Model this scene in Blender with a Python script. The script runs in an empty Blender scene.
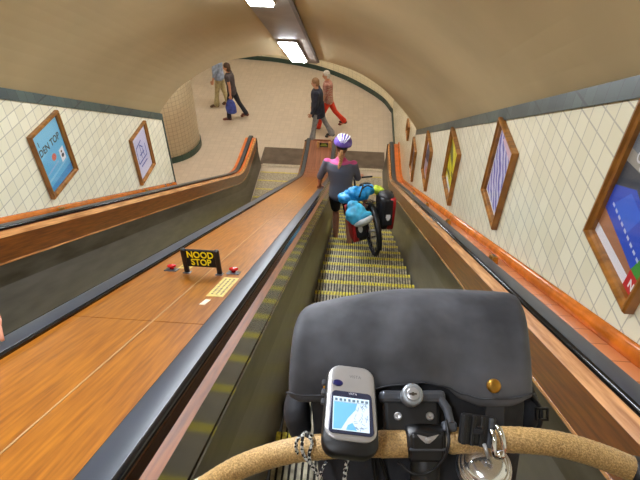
import bpy, bmesh, math, random
from mathutils import Vector, Matrix, Euler
random.seed(7)
C = bpy.context.scene.collection
PI = math.pi
ZF = 7.2919                      # height of the camera above the lower landing
C30, S30 = math.cos(PI/6), 0.5
NS = -1.433                      # step line, measured square to the slope from the camera
YK = 9.76                        # where the incline meets the landing
XM = -0.82                       # middle of the deck between the two escalators

# ------------------------------------------------------------------ camera
F_PX, YAW, PITCH, ROLL = 521.74, .0741, .7054, .0073
cp, sp = math.cos(PITCH), math.sin(PITCH)
Xc, Fc, Uc = Vector((1,0,0)), Vector((0,cp,-sp)), Vector((0,sp,cp))
Zr = Matrix.Rotation(YAW, 3, 'Z')
Xc, Fc, Uc = Zr@Xc, Zr@Fc, Zr@Uc
cr, sr = math.cos(ROLL), math.sin(ROLL)
Xc, Uc = cr*Xc+sr*Uc, -sr*Xc+cr*Uc
RC = Matrix((Xc, Uc, -Fc)).transposed()
EYE = Vector((0,0,ZF))
cam = bpy.data.cameras.new('camera'); cam.sensor_width = 36; cam.lens = F_PX/640*36
cam.clip_start = .02; cam.clip_end = 200
co = bpy.data.objects.new('camera', cam); C.objects.link(co)
co.matrix_world = Matrix.Translation(EYE) @ RC.to_4x4()
bpy.context.scene.camera = co

# ------------------------------------------------------------------ materials
def new_mat(name):
    m = bpy.data.materials.new(name); m.use_nodes = True
    return m, m.node_tree, m.node_tree.nodes['Principled BSDF']
def lin(c):
    return tuple((v/12.92 if v <= .04045 else ((v+.055)/1.055)**2.4) for v in [x/255 for x in c])+(1,)
def mat(name, rgb, rough=.6, metal=0, noise=.06, nscale=20, bump=0, bscale=60, stretch=(1,1,1), coat=0, spec=.5, detail=4, lo=None, slope=False):
    m, nt, b = new_mat(name)
    base = lin(rgb)
    tc = nt.nodes.new('ShaderNodeTexCoord'); mp = nt.nodes.new('ShaderNodeMapping')
    mp.inputs['Scale'].default_value = stretch
    if slope:
        vr = nt.nodes.new('ShaderNodeVectorRotate'); vr.rotation_type = 'X_AXIS'; vr.inputs['Angle'].default_value = PI/6
        nt.links.new(tc.outputs['Object'], vr.inputs['Vector']); nt.links.new(vr.outputs[0], mp.inputs[0])
    else: nt.links.new(tc.outputs['Object'], mp.inputs[0])
    n = nt.nodes.new('ShaderNodeTexNoise'); n.inputs['Scale'].default_value = nscale; n.inputs['Detail'].default_value = detail
    nt.links.new(mp.outputs[0], n.inputs['Vector'])
    r = nt.nodes.new('ShaderNodeValToRGB')
    lo = lin(lo) if lo else tuple(v*(1-noise*2.2) for v in base[:3])+(1,)
    hi = tuple(min(1, v*(1+noise*2.2)) for v in base[:3])+(1,)
    r.color_ramp.elements[0].position = .32; r.color_ramp.elements[1].position = .68
    r.color_ramp.elements[0].color = lo; r.color_ramp.elements[1].color = hi
    nt.links.new(n.outputs['Fac'], r.inputs[0]); nt.links.new(r.outputs[0], b.inputs['Base Color'])
    b.inputs['Roughness'].default_value = rough; b.inputs['Metallic'].default_value = metal
    b.inputs['Specular IOR Level'].default_value = spec
    b.inputs['Coat Weight'].default_value = coat; b.inputs['Coat Roughness'].default_value = .15
    if bump:
        n2 = nt.nodes.new('ShaderNodeTexNoise'); n2.inputs['Scale'].default_value = bscale
        nt.links.new(mp.outputs[0], n2.inputs['Vector'])
        bp = nt.nodes.new('ShaderNodeBump'); bp.inputs['Strength'].default_value = bump; bp.inputs['Distance'].default_value = .01
        nt.links.new(n2.outputs['Fac'], bp.inputs['Height']); nt.links.new(bp.outputs[0], b.inputs['Normal'])
    return m
def flat(name, rgb, rough=.5, metal=0, emit=0):
    m, nt, b = new_mat(name)
    b.inputs['Base Color'].default_value = lin(rgb); b.inputs['Roughness'].default_value = rough
    b.inputs['Metallic'].default_value = metal
    if emit:
        b.inputs['Emission Color'].default_value = lin(rgb); b.inputs['Emission Strength'].default_value = emit
    return m
def grid_mat(name, rgb, grout, pitch, axes, width=.05, rough=.25, var=.05, polar=None, offset=(0,0), w2=None, mixg=1.0, warm=None):
    """glazed tiles: joint lines every `pitch` along two object axes"""
    m, nt, b = new_mat(name); N = nt.nodes; L = nt.links
    tc = N.new('ShaderNodeTexCoord'); sx = N.new('ShaderNodeSeparateXYZ'); L.new(tc.outputs['Object'], sx.inputs[0])
    def math_(op, a, bb=None):
        n = N.new('ShaderNodeMath'); n.operation = op
        for i, v in enumerate((a, bb)):
            if v is None: continue
            if isinstance(v, (int, float)): n.inputs[i].default_value = v
            else: L.new(v, n.inputs[i])
        return n.outputs[0]
    if polar:
        ang = math_('ARCTAN2', sx.outputs['Y'], sx.outputs['X'])
        co_ = [math_('MULTIPLY', ang, polar), sx.outputs['Z']]
    else:
        co_ = [sx.outputs[a] for a in axes]
    masks = []; cells = []
    for k, c in enumerate(co_):
        u = math_('DIVIDE', math_('ADD', c, 100+offset[k]), pitch[k])
        f = math_('FRACT', u); cells.append(math_('FLOOR', u))
        d = math_('ABSOLUTE', math_('SUBTRACT', f, .5))
        ww = width if k == 0 or w2 is None else w2
        masks.append(math_('GREATER_THAN', d, .5-ww/2))
    mk = math_('MAXIMUM', masks[0], masks[1])
    cb = N.new('ShaderNodeCombineXYZ'); L.new(cells[0], cb.inputs[0]); L.new(cells[1], cb.inputs[1])
    wn = N.new('ShaderNodeTexWhiteNoise'); L.new(cb.outputs[0], wn.inputs['Vector'])
    base = lin(rgb)
    r = N.new('ShaderNodeValToRGB')
    lo = lin(warm) if warm else tuple(v*(1-var) for v in base[:3])+(1,)
    r.color_ramp.elements[0].color = lo
    r.color_ramp.elements[1].color = tuple(min(1, v*(1+var)) for v in base[:3])+(1,)
    L.new(wn.outputs['Value'], r.inputs[0])
    mx = N.new('ShaderNodeMix'); mx.data_type = 'RGBA'
    L.new(math_('MULTIPLY', mk, mixg), mx.inputs[0]); L.new(r.outputs[0], mx.inputs[6]); mx.inputs[7].default_value = lin(grout)
    L.new(mx.outputs[2], b.inputs['Base Color'])
    b.inputs['Roughness'].default_value = rough
    bp = N.new('ShaderNodeBump'); bp.inputs['Strength'].default_value = .25; bp.inputs['Distance'].default_value = .002; bp.invert = True
    L.new(mk, bp.inputs['Height']); L.new(bp.outputs[0], b.inputs['Normal'])
    return m

M = {}
M['wall'] = grid_mat('glazed_wall_tile', (238,234,208), (196,192,172), (.11,.11), 'YZ', .06, .22, .03, warm=(232,227,198), w2=.075)
M['hallwall'] = grid_mat('hall_wall_tile', (232,222,192), (170,160,135), (.15,.15), 'YZ', .03, .3, .03)
M['column'] = grid_mat('column_tile', (232,222,196), (176,162,134), (.108,.108), '', .06, .3, .04, polar=.915)
M['floor'] = grid_mat('floor_tile', (196,182,166), (172,158,142), (.15,.15), 'XY', .03, .55, .04)
M['green'] = grid_mat('green_band_tile', (66,82,76), (42,52,50), (.1,.3), 'YZ', .05, .35, .2, warm=(50,64,64))
M['greenbase'] = grid_mat('green_base_tile', (48,70,62), (30,44,40), (.15,.6), 'XZ', .04, .4, .15)
M['ceiling'] = mat('tan_plaster', (190,170,128), .75, noise=.05, nscale=.9, bump=.15, bscale=3)
M['duct'] = mat('grey_duct_paint', (150,140,128), .6, noise=.06, nscale=3)
M['hallceil'] = mat('hall_plaster', (225,215,195), .8)
M['orange'] = mat('orange_glazed_trim', (205,112,34), .22, noise=.12, nscale=9, coat=.3)
M['ledge'] = grid_mat('salmon_ledge_tile', (208,132,84), (150,88,52), (.4,.15), 'XY', .02, .25, .08, w2=.04)
M['ledge_orange'] = mat('orange_ledge_tile', (214,112,44), .35, noise=.08, nscale=6)
M['rubber'] = mat('handrail_rubber', (54,60,70), .4, noise=.05, nscale=4, coat=.0, spec=.5)
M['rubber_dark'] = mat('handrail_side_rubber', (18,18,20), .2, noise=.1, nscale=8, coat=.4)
M['wood'] = mat('varnished_teak_panel', (128,72,26), .32, noise=.08, nscale=5, stretch=(16,.9,16), coat=.3, detail=6, lo=(92,48,20), slope=True)
M['wood_light'] = mat('varnished_cap_sheen', (206,150,94), .2, noise=.12, nscale=3, stretch=(16,.9,16), coat=.6, detail=6, lo=(156,98,54), slope=True)  # lamp reflection on the varnish is put into the pale cap colour
M['panel_shaded'] = mat('shaded_glossy_teak', (64,50,32), .14, noise=.1, nscale=5, stretch=(16,.9,16), coat=.4, lo=(46,36,22), slope=True)  # same panel wood, shade and dark step reflections put into its colour
M['deck'] = mat('orange_varnished_deck', (170,106,28), .32, noise=.05, nscale=4.5, stretch=(18,1.1,18), coat=.4, detail=9, lo=(134,76,18), slope=True)
M['deck_dark'] = mat('red_brown_deck', (134,84,58), .4, noise=.12, nscale=3, stretch=(10,.3,10), lo=(110,62,42))
M['seam'] = flat('pale_joint_filler', (186,146,98), .5)
M['skirt'] = mat('bronze_skirt', (76,70,58), .32, metal=.2, noise=.12, nscale=2.5, stretch=(6,1,6), lo=(54,46,32), slope=True)
M['skirt2'] = mat('steel_skirt', (102,97,88), .34, metal=.3, noise=.08, nscale=2.5, stretch=(6,1,6), slope=True)
M['step'] = mat('step_slat_grey', (158,150,126), .6, noise=.14, nscale=24, lo=(112,106,88))
M['step_dark'] = mat('step_gap', (30,26,20), .8)
M['yellow'] = mat('yellow_nosing', (206,192,64), .5, noise=.14, nscale=40, lo=(160,146,44))
M['plate'] = mat('landing_metal_plate', (108,96,88), .4, metal=.5, noise=.1, nscale=4)
M['plate_edge'] = mat('comb_steel', (206,200,190), .3, metal=.7)
M['brass'] = mat('aged_brass', (190,140,56), .35, metal=.8, noise=.15, nscale=60)
M['frame'] = mat('amber_frame_wood', (160,106,42), .35, noise=.12, nscale=8, stretch=(3,1,1), coat=.3, lo=(124,78,26))
M['black'] = mat('black_plastic', (18,18,20), .42, noise=.1)
M['black_soft'] = mat('black_fabric', (26,26,30), .8, noise=.2, nscale=80, bump=.2, bscale=300)
M['bag'] = mat('charcoal_waxed_canvas', (78,79,84), .6, noise=.14, nscale=11, bump=.3, bscale=24, spec=.35, lo=(48,49,53))
M['bag_dark'] = mat('dark_bag_cloth', (34,35,40), .75, noise=.15, nscale=12, bump=.2, bscale=60)
M['cork'] = mat('cork_bar_tape', (192,158,104), .42, noise=.12, nscale=420, bump=.3, bscale=420, coat=.25, lo=(146,114,66))
M['silver'] = mat('satin_silver', (190,190,192), .28, metal=.6, noise=.04)
M['chrome'] = mat('chrome', (215,216,220), .1, metal=1, noise=.03)
M['gunmetal'] = mat('gunmetal', (92,96,104), .3, metal=.6, noise=.08)
M['lockgrey'] = mat('lock_grey', (150,155,160), .35, metal=.4, noise=.05)
M['navy_btn'] = flat('dark_blue_button', (28,30,86), .3)
M['paper'] = flat('white_print', (235,235,235), .5)
M['greenmetal'] = flat('dark_green', (40,70,50), .5)
M['glass'] = None
g, nt, b = new_mat('poster_glass')
tr = nt.nodes.new('ShaderNodeBsdfTransparent'); gl = nt.nodes.new('ShaderNodeBsdfGlossy'); gl.inputs['Roughness'].default_value = .06
mxs = nt.nodes.new('ShaderNodeMixShader'); mxs.inputs[0].default_value = .06
nt.links.new(tr.outputs[0], mxs.inputs[1]); nt.links.new(gl.outputs[0], mxs.inputs[2]); nt.links.new(mxs.outputs[0], nt.nodes['Material Output'].inputs[0])
M['glass'] = g
_flat = {}
def FM(rgb, rough=.5, metal=0):
    k = (rgb, rough, metal)
    if k not in _flat: _flat[k] = flat('paint_%02x%02x%02x' % rgb, rgb, rough, metal)
    return _flat[k]
def CM(rgb, rough=.8):
    k = (rgb, 'cloth')
    if k not in _flat: _flat[k] = mat('cloth_%02x%02x%02x' % rgb, rgb, rough, noise=.12, nscale=14, bump=.25, bscale=22)
    return _flat[k]

# ------------------------------------------------------------------ object helpers
def link(name, me, m=None, parent=None, smooth=False):
    o = bpy.data.objects.new(name, me); C.objects.link(o)
    if m is not None:
        for mm in (m if isinstance(m, (list, tuple)) else [m]): me.materials.append(mm)
    if smooth:
        me.polygons.foreach_set('use_smooth', [True]*len(me.polygons))
    if parent: o.parent = parent
    return o
def obj(name, bm, m, parent=None, smooth=False, keepnorm=False):
    if not keepnorm: bmesh.ops.recalc_face_normals(bm, faces=bm.faces)
    me = bpy.data.meshes.new(name); bm.to_mesh(me); bm.free()
    return link(name, me, m, parent, smooth)
def empty(name, loc=(0,0,0), rot=None):
    o = bpy.data.objects.new(name, None); C.objects.link(o); o.location = loc; o.empty_display_size = .1
    if rot is not None: o.rotation_euler = rot
    return o
def tag(o, label=None, cat=None, group=None, kind=None):
    if label: o['label'] = label
    if cat: o['category'] = cat
    if group: o['group'] = group
    if kind: o['kind'] = kind
    return o
def copy_tree(o, parent=None):
    c = o.copy(); C.objects.link(c)
    if parent: c.parent = parent
    for ch in [x for x in bpy.data.objects if x.parent == o]: copy_tree(ch, c)
    return c
def add_box(bm, lo, hi, bevel=0, mi=0, mtx=None, seg=2):
    r = bmesh.ops.create_cube(bm, size=1)['verts']
    s = [hi[i]-lo[i] for i in range(3)]; c = [(hi[i]+lo[i])/2 for i in range(3)]
    for v in r: v.co = Vector((v.co.x*s[0]+c[0], v.co.y*s[1]+c[1], v.co.z*s[2]+c[2]))
    fs = list({f for v in r for f in v.link_faces})
    if bevel:
        es = list({e for v in r for e in v.link_edges})
        q = bmesh.ops.bevel(bm, geom=es, offset=bevel, segments=seg, affect='EDGES', profile=.5)
        fs = list({f for f in q['faces']} | {f for f in fs if f.is_valid})
        allv = {v for f in fs for v in f.verts}
        fs = list({f for v in allv for f in v.link_faces})
    vs = {v for f in fs for v in f.verts}
    for f in fs: f.material_index = mi
    if mtx is not None:
        for v in vs: v.co = mtx@v.co
    return fs
def add_tube(bm, pts, rad, seg=10, mi=0, caps=True, flatten=None):
    """round tube along points, radius number or list; flatten=(axis vector, factor)"""
    pts = [Vector(p) for p in pts]; n = len(pts)
    if isinstance(rad, (int, float)): rad = [rad]*n
    t0 = (pts[1]-pts[0]).normalized()
    up = Vector((0,0,1)) if abs(t0.z) < .9 else Vector((1,0,0))
    a = t0.cross(up).normalized(); rings = []
    for i, p in enumerate(pts):
        t = (pts[min(i+1,n-1)]-pts[max(i-1,0)]).normalized()
        a = (a - t*a.dot(t)).normalized(); bb = t.cross(a)
        ring = []
        for k in range(seg):
            th = 2*PI*k/seg
            d = (a*math.cos(th)+bb*math.sin(th))*rad[i]
            if flatten: ax, fc = flatten; ax = Vector(ax); d = d-ax*d.dot(ax)*(1-fc)
            ring.append(bm.verts.new(p+d))
        rings.append(ring)
    fs = []
    for i in range(n-1):
        for k in range(seg):
            fs.append(bm.faces.new((rings[i][k], rings[i][(k+1)%seg], rings[i+1][(k+1)%seg], rings[i+1][k])))
    if caps:
        fs.append(bm.faces.new(rings[0][::-1])); fs.append(bm.faces.new(rings[-1]))
    for f in fs: f.material_index = mi
    return fs
def add_ell(bm, c, r, mi=0, u=16, v=10, mtx=None):
    q = bmesh.ops.create_uvsphere(bm, u_segments=u, v_segments=v, radius=1)['verts']
    for w in q:
        w.co = Vector((w.co.x*r[0], w.co.y*r[1], w.co.z*r[2]))
        if mtx is not None: w.co = mtx@w.co
        w.co += Vector(c)
    for f in {f for w in q for f in w.link_faces}: f.material_index = mi
def add_cyl(bm, p0, p1, r0, r1=None, seg=24, mi=0):
    add_tube(bm, [p0, p1], [r0, r0 if r1 is None else r1], seg, mi)
def add_lathe(bm, prof, mtx, seg=28, mi=0):
    """profile of (radius, height) turned about the local z of mtx"""
    rings = [[bm.verts.new(mtx@Vector((r*math.cos(2*PI*k/seg), r*math.sin(2*PI*k/seg), z))) for k in range(seg)] for r, z in prof]
    for i in range(len(rings)-1):
        for k in range(seg):
            f = bm.faces.new((rings[i][k], rings[i][(k+1)%seg], rings[i+1][(k+1)%seg], rings[i+1][k])); f.material_index = mi
    for rr in (rings[0][::-1], rings[-1]):
        f = bm.faces.new(rr); f.material_index = mi
def poly(bm, pts, mi=0):
    f = bm.faces.new([bm.verts.new(p) for p in pts]); f.material_index = mi; return f
def smoothpts(pts, n=6):
    """Catmull-Rom through points"""
    P = [Vector(p) for p in pts]; P = [2*P[0]-P[1]]+P+[2*P[-1]-P[-2]]; out = []
    for i in range(1, len(P)-2):
        for k in range(n):
            t = k/n
            out.append(.5*((2*P[i])+(-P[i-1]+P[i+1])*t+(2*P[i-1]-5*P[i]+4*P[i+1]-P[i+2])*t*t+(-P[i-1]+3*P[i]-3*P[i+1]+P[i+2])*t**3))
    out.append(P[-2]); return out
def lerp_list(v, m):
    n = len(v); return [v[min(int(i*(n-1)/(m-1)), n-2)]*(1-((i*(n-1)/(m-1))-min(int(i*(n-1)/(m-1)), n-2)))+v[min(int(i*(n-1)/(m-1)), n-2)+1]*((i*(n-1)/(m-1))-min(int(i*(n-1)/(m-1)), n-2)) for i in range(m)]
def bake(o):
    """apply modifiers"""
    dg = bpy.context.evaluated_depsgraph_get(); dg.update()
    me = bpy.data.meshes.new_from_object(o.evaluated_get(dg)); old = o.data
    o.modifiers.clear(); o.data = me
    if old.users == 0 and isinstance(old, bpy.types.Mesh): bpy.data.meshes.remove(old)
    return o
def remesh(o, voxel, smooth=3, sub=False):
    m = o.modifiers.new('r', 'REMESH'); m.mode = 'VOXEL'; m.voxel_size = voxel; m.use_smooth_shade = True
    if smooth:
        s = o.modifiers.new('s', 'SMOOTH'); s.iterations = smooth; s.factor = .5
    mats = list(o.data.materials)
    bake(o)
    if not o.data.materials:
        for mm in mats: o.data.materials.append(mm)
    return o
def text_mesh(name, s, size, m, parent, mtx, depth=.0008, bold=.0, sx=1.0, spacing=1.0):
    cu = bpy.data.curves.new(name, 'FONT'); cu.body = s; cu.size = size; cu.align_x = 'CENTER'; cu.align_y = 'CENTER'
    cu.extrude = depth; cu.offset = bold; cu.space_line = spacing; cu.resolution_u = 3
    t = bpy.data.objects.new(name, cu); C.objects.link(t)
    dg = bpy.context.evaluated_depsgraph_get(); dg.update()
    me = bpy.data.meshes.new_from_object(t.evaluated_get(dg))
    bpy.data.objects.remove(t); bpy.data.curves.remove(cu)
    me.transform(mtx@Matrix.Diagonal((sx,1,1,1)))
    me.materials.clear()
    return link(name, me, m, parent)

# ------------------------------------------------------------------ incline helpers
def line_z(y): return ZF+(NS-S30*y)/C30
def base(y, r=.42):
    """height of the step line, easing into the flat of the landing"""
    z = line_z(y); k = r*.25
    return k*math.log1p(math.exp(z/k)) if z < 20*k else z
def Y_samples(y0, y1):
    ys = [y0]
    if y0 < 8.4: ys += [y for y in [8.6] if y < y1]
    y = 8.8
    while y < min(y1, 10.8): 
        if y > y0+.05: ys.append(y)
        y += .16
    ys.append(y1); return ys
def sweep(bm, prof, y0, y1, closed=True, mi=0, caps=True, zf=base):
    """profile of (x, height above step line) run along the incline"""
    ys = Y_samples(y0, y1)
    rings = [[bm.verts.new((x, y, zf(y)+v)) for x, v in prof] for y in ys]
    n = len(prof); fs = []
    for i in range(len(ys)-1):
        for k in range(n if closed else n-1):
            fs.append(bm.faces.new((rings[i][k], rings[i][(k+1)%n], rings[i+1][(k+1)%n], rings[i+1][k])))
    if closed and caps:
        fs.append(bm.faces.new(rings[0][::-1])); fs.append(bm.faces.new(rings[-1]))
    for f in fs: f.material_index = mi
    return fs
def V_(N): return (N-NS)/C30
Y0 = -3.6; YE = 11.36; YT = -3.58

# ------------------------------------------------------------------ the setting
def struct(name, bm, m, smooth=False):
    o = obj(name, bm, m, None, smooth); o['kind'] = 'structure'; return o
# landing floor
bm = bmesh.new(); add_box(bm, (-9.5, 6.3, -.2), (1.33, 21.5, -.004)); struct('floor', bm, M['floor'])
# walls beside the escalators
XR, XL = 1.08, -2.71
VB, VG0, VG1 = .6, V_(.225), V_(.31)
def slope_wall(name, x, xo, yend, m):
    bm = bmesh.new()
    a = [(Y0, line_z(Y0)+VB-.3), (yend, line_z(yend)+VB-.3), (yend, line_z(yend)+VG1), (Y0, line_z(Y0)+VG1)]
    if x < 0: a = [(Y0, line_z(Y0)-1), (yend, -.0), (yend, line_z(yend)+VG1), (Y0, line_z(Y0)+VG1)]
    f1 = [bm.verts.new((x, y, z)) for y, z in a]; f2 = [bm.verts.new((xo, y, z)) for y, z in a]
    bm.faces.new(f1); bm.faces.new(f2[::-1])
    for i in range(4): bm.faces.new((f1[i], f1[(i+1)%4], f2[(i+1)%4], f2[i]))
    return struct(name, bm, m)
slope_wall('wall_left', XL, XL-.25, 6.45, M['wall'])
# right wall goes on past the tunnel mouth and bends round the hall
edge = [(-2.71,6.42),(-2.5,6.42),(-2.33,6.44),(-2.24,6.5),(-1.97,6.57),(-1.8,6.62),(-1.53,6.86),(-1.24,7.03),(-1.07,7.22),(-.86,7.35),(-.63,7.42),(-.28,7.53),(.03,7.58),(.37,7.78),(.64,8.08),(.86,8.24),(1.08,8.4)]
bm = bmesh.new()
a = [(Y0, line_z(Y0)-1), (8.4, -.1), (14.6, -.1), (14.6, 5.4), (8.4, 5.4), (8.4, line_z(8.4)+VG1), (Y0, line_z(Y0)+VG1)]
f1 = [bm.verts.new((XR, y, z)) for y, z in a]; f2 = [bm.verts.new((XR+.25, y, z)) for y, z in a]
bm.faces.new(f1); bm.faces.new(f2[::-1])
for i in range(len(a)): bm.faces.new((f1[i], f1[(i+1)%len(a)], f2[(i+1)%len(a)], f2[i]))
struct('wall_right', bm, M['wall'])
# curved hall wall
hp = smoothpts([(1.08,14.6,0),(.78,15.42,0),(.1,16.36,0),(-.62,17.1,0),(-1.5,17.72,0),(-2.62,18.16,0),(-3.6,18.36,0),(-4.8,18.4,0),(-6.5,18.0,0),(-8,17.0,0),(-9.3,15,0),(-9.3,6.3,0)], 5)
def ribbon(pts, z0, z1, off=0, th=.2):
    bm = bmesh.new(); R1 = []
    for i, p in enumerate(pts):
        t = (pts[min(i+1,len(pts)-1)]-pts[max(i-1,0)]).normalized(); nrm = Vector((-t.y, t.x, 0))
        q = p+nrm*off; w = q-nrm*th
        R1.append([bm.verts.new((q.x,q.y,z0)), bm.verts.new((q.x,q.y,z1)), bm.verts.new((w.x,w.y,z1)), bm.verts.new((w.x,w.y,z0))])
    for i in range(len(R1)-1):
        for k in range(4): bm.faces.new((R1[i][k], R1[i][(k+1)%4], R1[i+1][(k+1)%4], R1[i+1][k]))
    bm.faces.new(R1[0]); bm.faces.new(R1[-1][::-1])
    return bm
struct('wall_hall', ribbon(hp, -.1, 5.4), M['hallwall'], False)
struct('trim_1', ribbon(hp, -.003, .15, .022, .021), M['greenbase'])
bm = bmesh.new(); add_box(bm, (XR-.03, 12.2, -.003), (XR-.001, 15.42, .15)); struct('trim_2', bm, M['greenbase'])
bm = bmesh.new(); add_box(bm, (-9.5, 6.05, -.1), (XL-.26, 6.3, 5.4)); struct('wall_hall_front', bm, M['hallwall'])
bm = bmesh.new(); add_box(bm, (-9.5, 6.05, 5.42), (1.33, 21.5, 5.6)); struct('ceiling_hall', bm, M['hallceil'])
# green bands at the top of the tile walls
for nm, x, s, ye in (('trim_3', XR, -1, 8.4), ('trim_4', XL, 1, 6.45)):
    bm = bmesh.new(); sweep(bm, [(x+s*.001,VG0),(x+s*.014,VG0),(x+s*.014,VG1),(x+s*.001,VG1)], Y0, ye, zf=line_z); struct(nm, bm, M['green'])
bm = bmesh.new(); add_box(bm, (XL-.251, 6.452, 0), (XL+.014, 6.475, line_z(6.45)+VG1-.02)); struct('trim_5', bm, M['green'])
# orange moulding where wall meets ledge
for nm, x, s, ye in (('trim_6', XR, -1, YE), ('trim_7', XL, 1, 6.45)):
    bm = bmesh.new()
    sweep(bm, [(x+s*.001,.80),(x+s*.030,.80),(x+s*.032,.832),(x+s*.024,.858),(x+s*.012,.874),(x+s*.001,.878)], Y0, ye)
    struct(nm, bm, M['orange'], True)
# vaulted tunnel ceiling
aa, Ns_, Na_ = 1.895, .31, 1.2
hh = Na_-Ns_; Rr = (aa*aa+hh*hh)/2/hh; xc = (XR+XL)/2
def arch_v(x): return V_(Na_-Rr+math.sqrt(Rr*Rr-(x-xc)**2))
def yend(x):
    for (x0,y0),(x1,y1) in zip(edge, edge[1:]):
        if x0 <= x <= x1+1e-6: return y0+(y1-y0)*(x-x0)/(x1-x0)
    return edge[0][1] if x < edge[0][0] else edge[-1][1]
bm = bmesh.new(); inner = []; outer = []
NX = 48; xs = [XL+(XR-XL)*i/NX for i in range(NX+1)]
for x in xs:
    ye = yend(x); row = []
    for y in (Y0, ye): row.append(bm.verts.new((x, y, line_z(y)+arch_v(x))))
    for y in (ye, Y0): row.append(bm.verts.new((x+(x-xc)*.06, y, line_z(y)+arch_v(x)+.16)))
    inner.append(row)
for i in range(NX):
    for k in range(4): bm.faces.new((inner[i][k], inner[i+1][k], inner[i+1][(k+1)%4], inner[i][(k+1)%4]))
bm.faces.new(inner[0][::-1]); bm.faces.new(inner[-1])
cl = struct('ceiling', bm, M['ceiling'], False)
for p in cl.data.polygons: p.use_smooth = False
# fascia of the hall above the tunnel mouth
bm = bmesh.new()
for i in range(NX):
    x0, x1 = xs[i], xs[i+1]
    q = []
    for x in (x0, x1):
        y = yend(x); q.append((x, y+.01, line_z(y)+arch_v(x)))
    poly(bm, [q[0], q[1], (q[1][0], q[1][1], 5.42), (q[0][0], q[0][1], 5.42)])
struct('wall_fascia', bm, M['hallceil'])
# wall at the top behind the camera
bm = bmesh.new(); add_box(bm, (XL-.3, Y0-.27, line_z(Y0)-1.2), (XR+.3, Y0-.02, line_z(Y0)+4)); struct('wall_back', bm, M['hallceil'])

# lamp duct along the crown of the vault
DX0, DX1 = -1.0, -.62
dv = V_(1.17)
bm = bmesh.new(); sweep(bm, [(DX0,dv),(DX1,dv),(DX1-.01,dv+.018),(DX0+.01,dv+.018)], Y0+.02, 7.62, zf=line_z)
duct = obj('lighting_duct', bm, M['duct']); tag(duct, 'long grey boxed duct along the crown of the tan vault, carrying the lamps', 'duct')
bm = bmesh.new(); sweep(bm, [(DX1+.0,dv-.012),(DX1+.035,dv-.012),(DX1+.035,dv+.012),(DX1,dv+.012)], Y0+.02, 7.5, zf=line_z)
obj('edge_strip', bm, mat('dark_duct_edge', (92,84,76), .5), duct)
LM = flat('lamp_diffuser', (240,246,255), .4, emit=75)
def tunnel_lamp(y0, y1, label):
    t = empty('ceiling_lamp', (-.855, (y0+y1)/2, line_z((y0+y1)/2)+dv)); t.rotation_euler = (-PI/6, 0, 0)
    L = (y1-y0)/C30
    bm = bmesh.new(); add_box(bm, (-.12,-L/2-.015,-.028), (.12,L/2+.015,-.001), .006); obj('housing', bm, M['duct'], t)
    bm = bmesh.new(); add_box(bm, (-.1,-L/2,-.045), (.1,L/2,-.0285), .006); obj('diffuser', bm, LM, t)
    tag(t, label, 'lamp', 'lamps on the ceiling duct')
tunnel_lamp(6.1, 7.3, 'lit rectangular lamp at the lower end of the ceiling duct, above the walkers')
tunnel_lamp(3.45, 4.65, 'lit lamp on the ceiling duct cut by the top edge of the photo')
for y in (.8, -1.85): tunnel_lamp(y, y+1.2, 'lit rectangular lamp on the ceiling duct above the camera')
# unseen lamps, added to light the hall and its column
HM = flat('added_hall_diffuser', (255,246,232), .4, emit=48)
for x, y in ((-3.2,9.6),(-.7,10.4),(-3.4,14.4),(-.6,14.2),(-6.6,12.5),(-4.4,8.0)):
    t = empty('added_hall_lamp', (x, y, 5.42))
    bm = bmesh.new(); add_box(bm, (-.65,-.2,-.06), (.65,.2,-.002), .01); obj('housing', bm, M['duct'], t)
    bm = bmesh.new(); add_box(bm, (-.6,-.16,-.08), (.6,.16,-.061), .006); obj('diffuser', bm, HM, t)
    tag(t, 'unseen rectangular lamp added to light the lower hall', 'lamp', 'added hall lamps')

# tiled column in the hall
bm = bmesh.new(); add_cyl(bm, (0,0,0), (0,0,5.42), .915, seg=64)
col = obj('column', bm, M['column'], None, False); col.location = (-5.1,12.1,0)
for p in col.data.polygons: p.use_smooth = len(p.vertices) == 4
tag(col, 'round white tiled column with a dark green base beyond the left wall', 'column')
bm = bmesh.new(); add_cyl(bm, (0,0,0), (0,0,.16), .94, seg=64); obj('base_band', bm, M['greenbase'], col)

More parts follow.
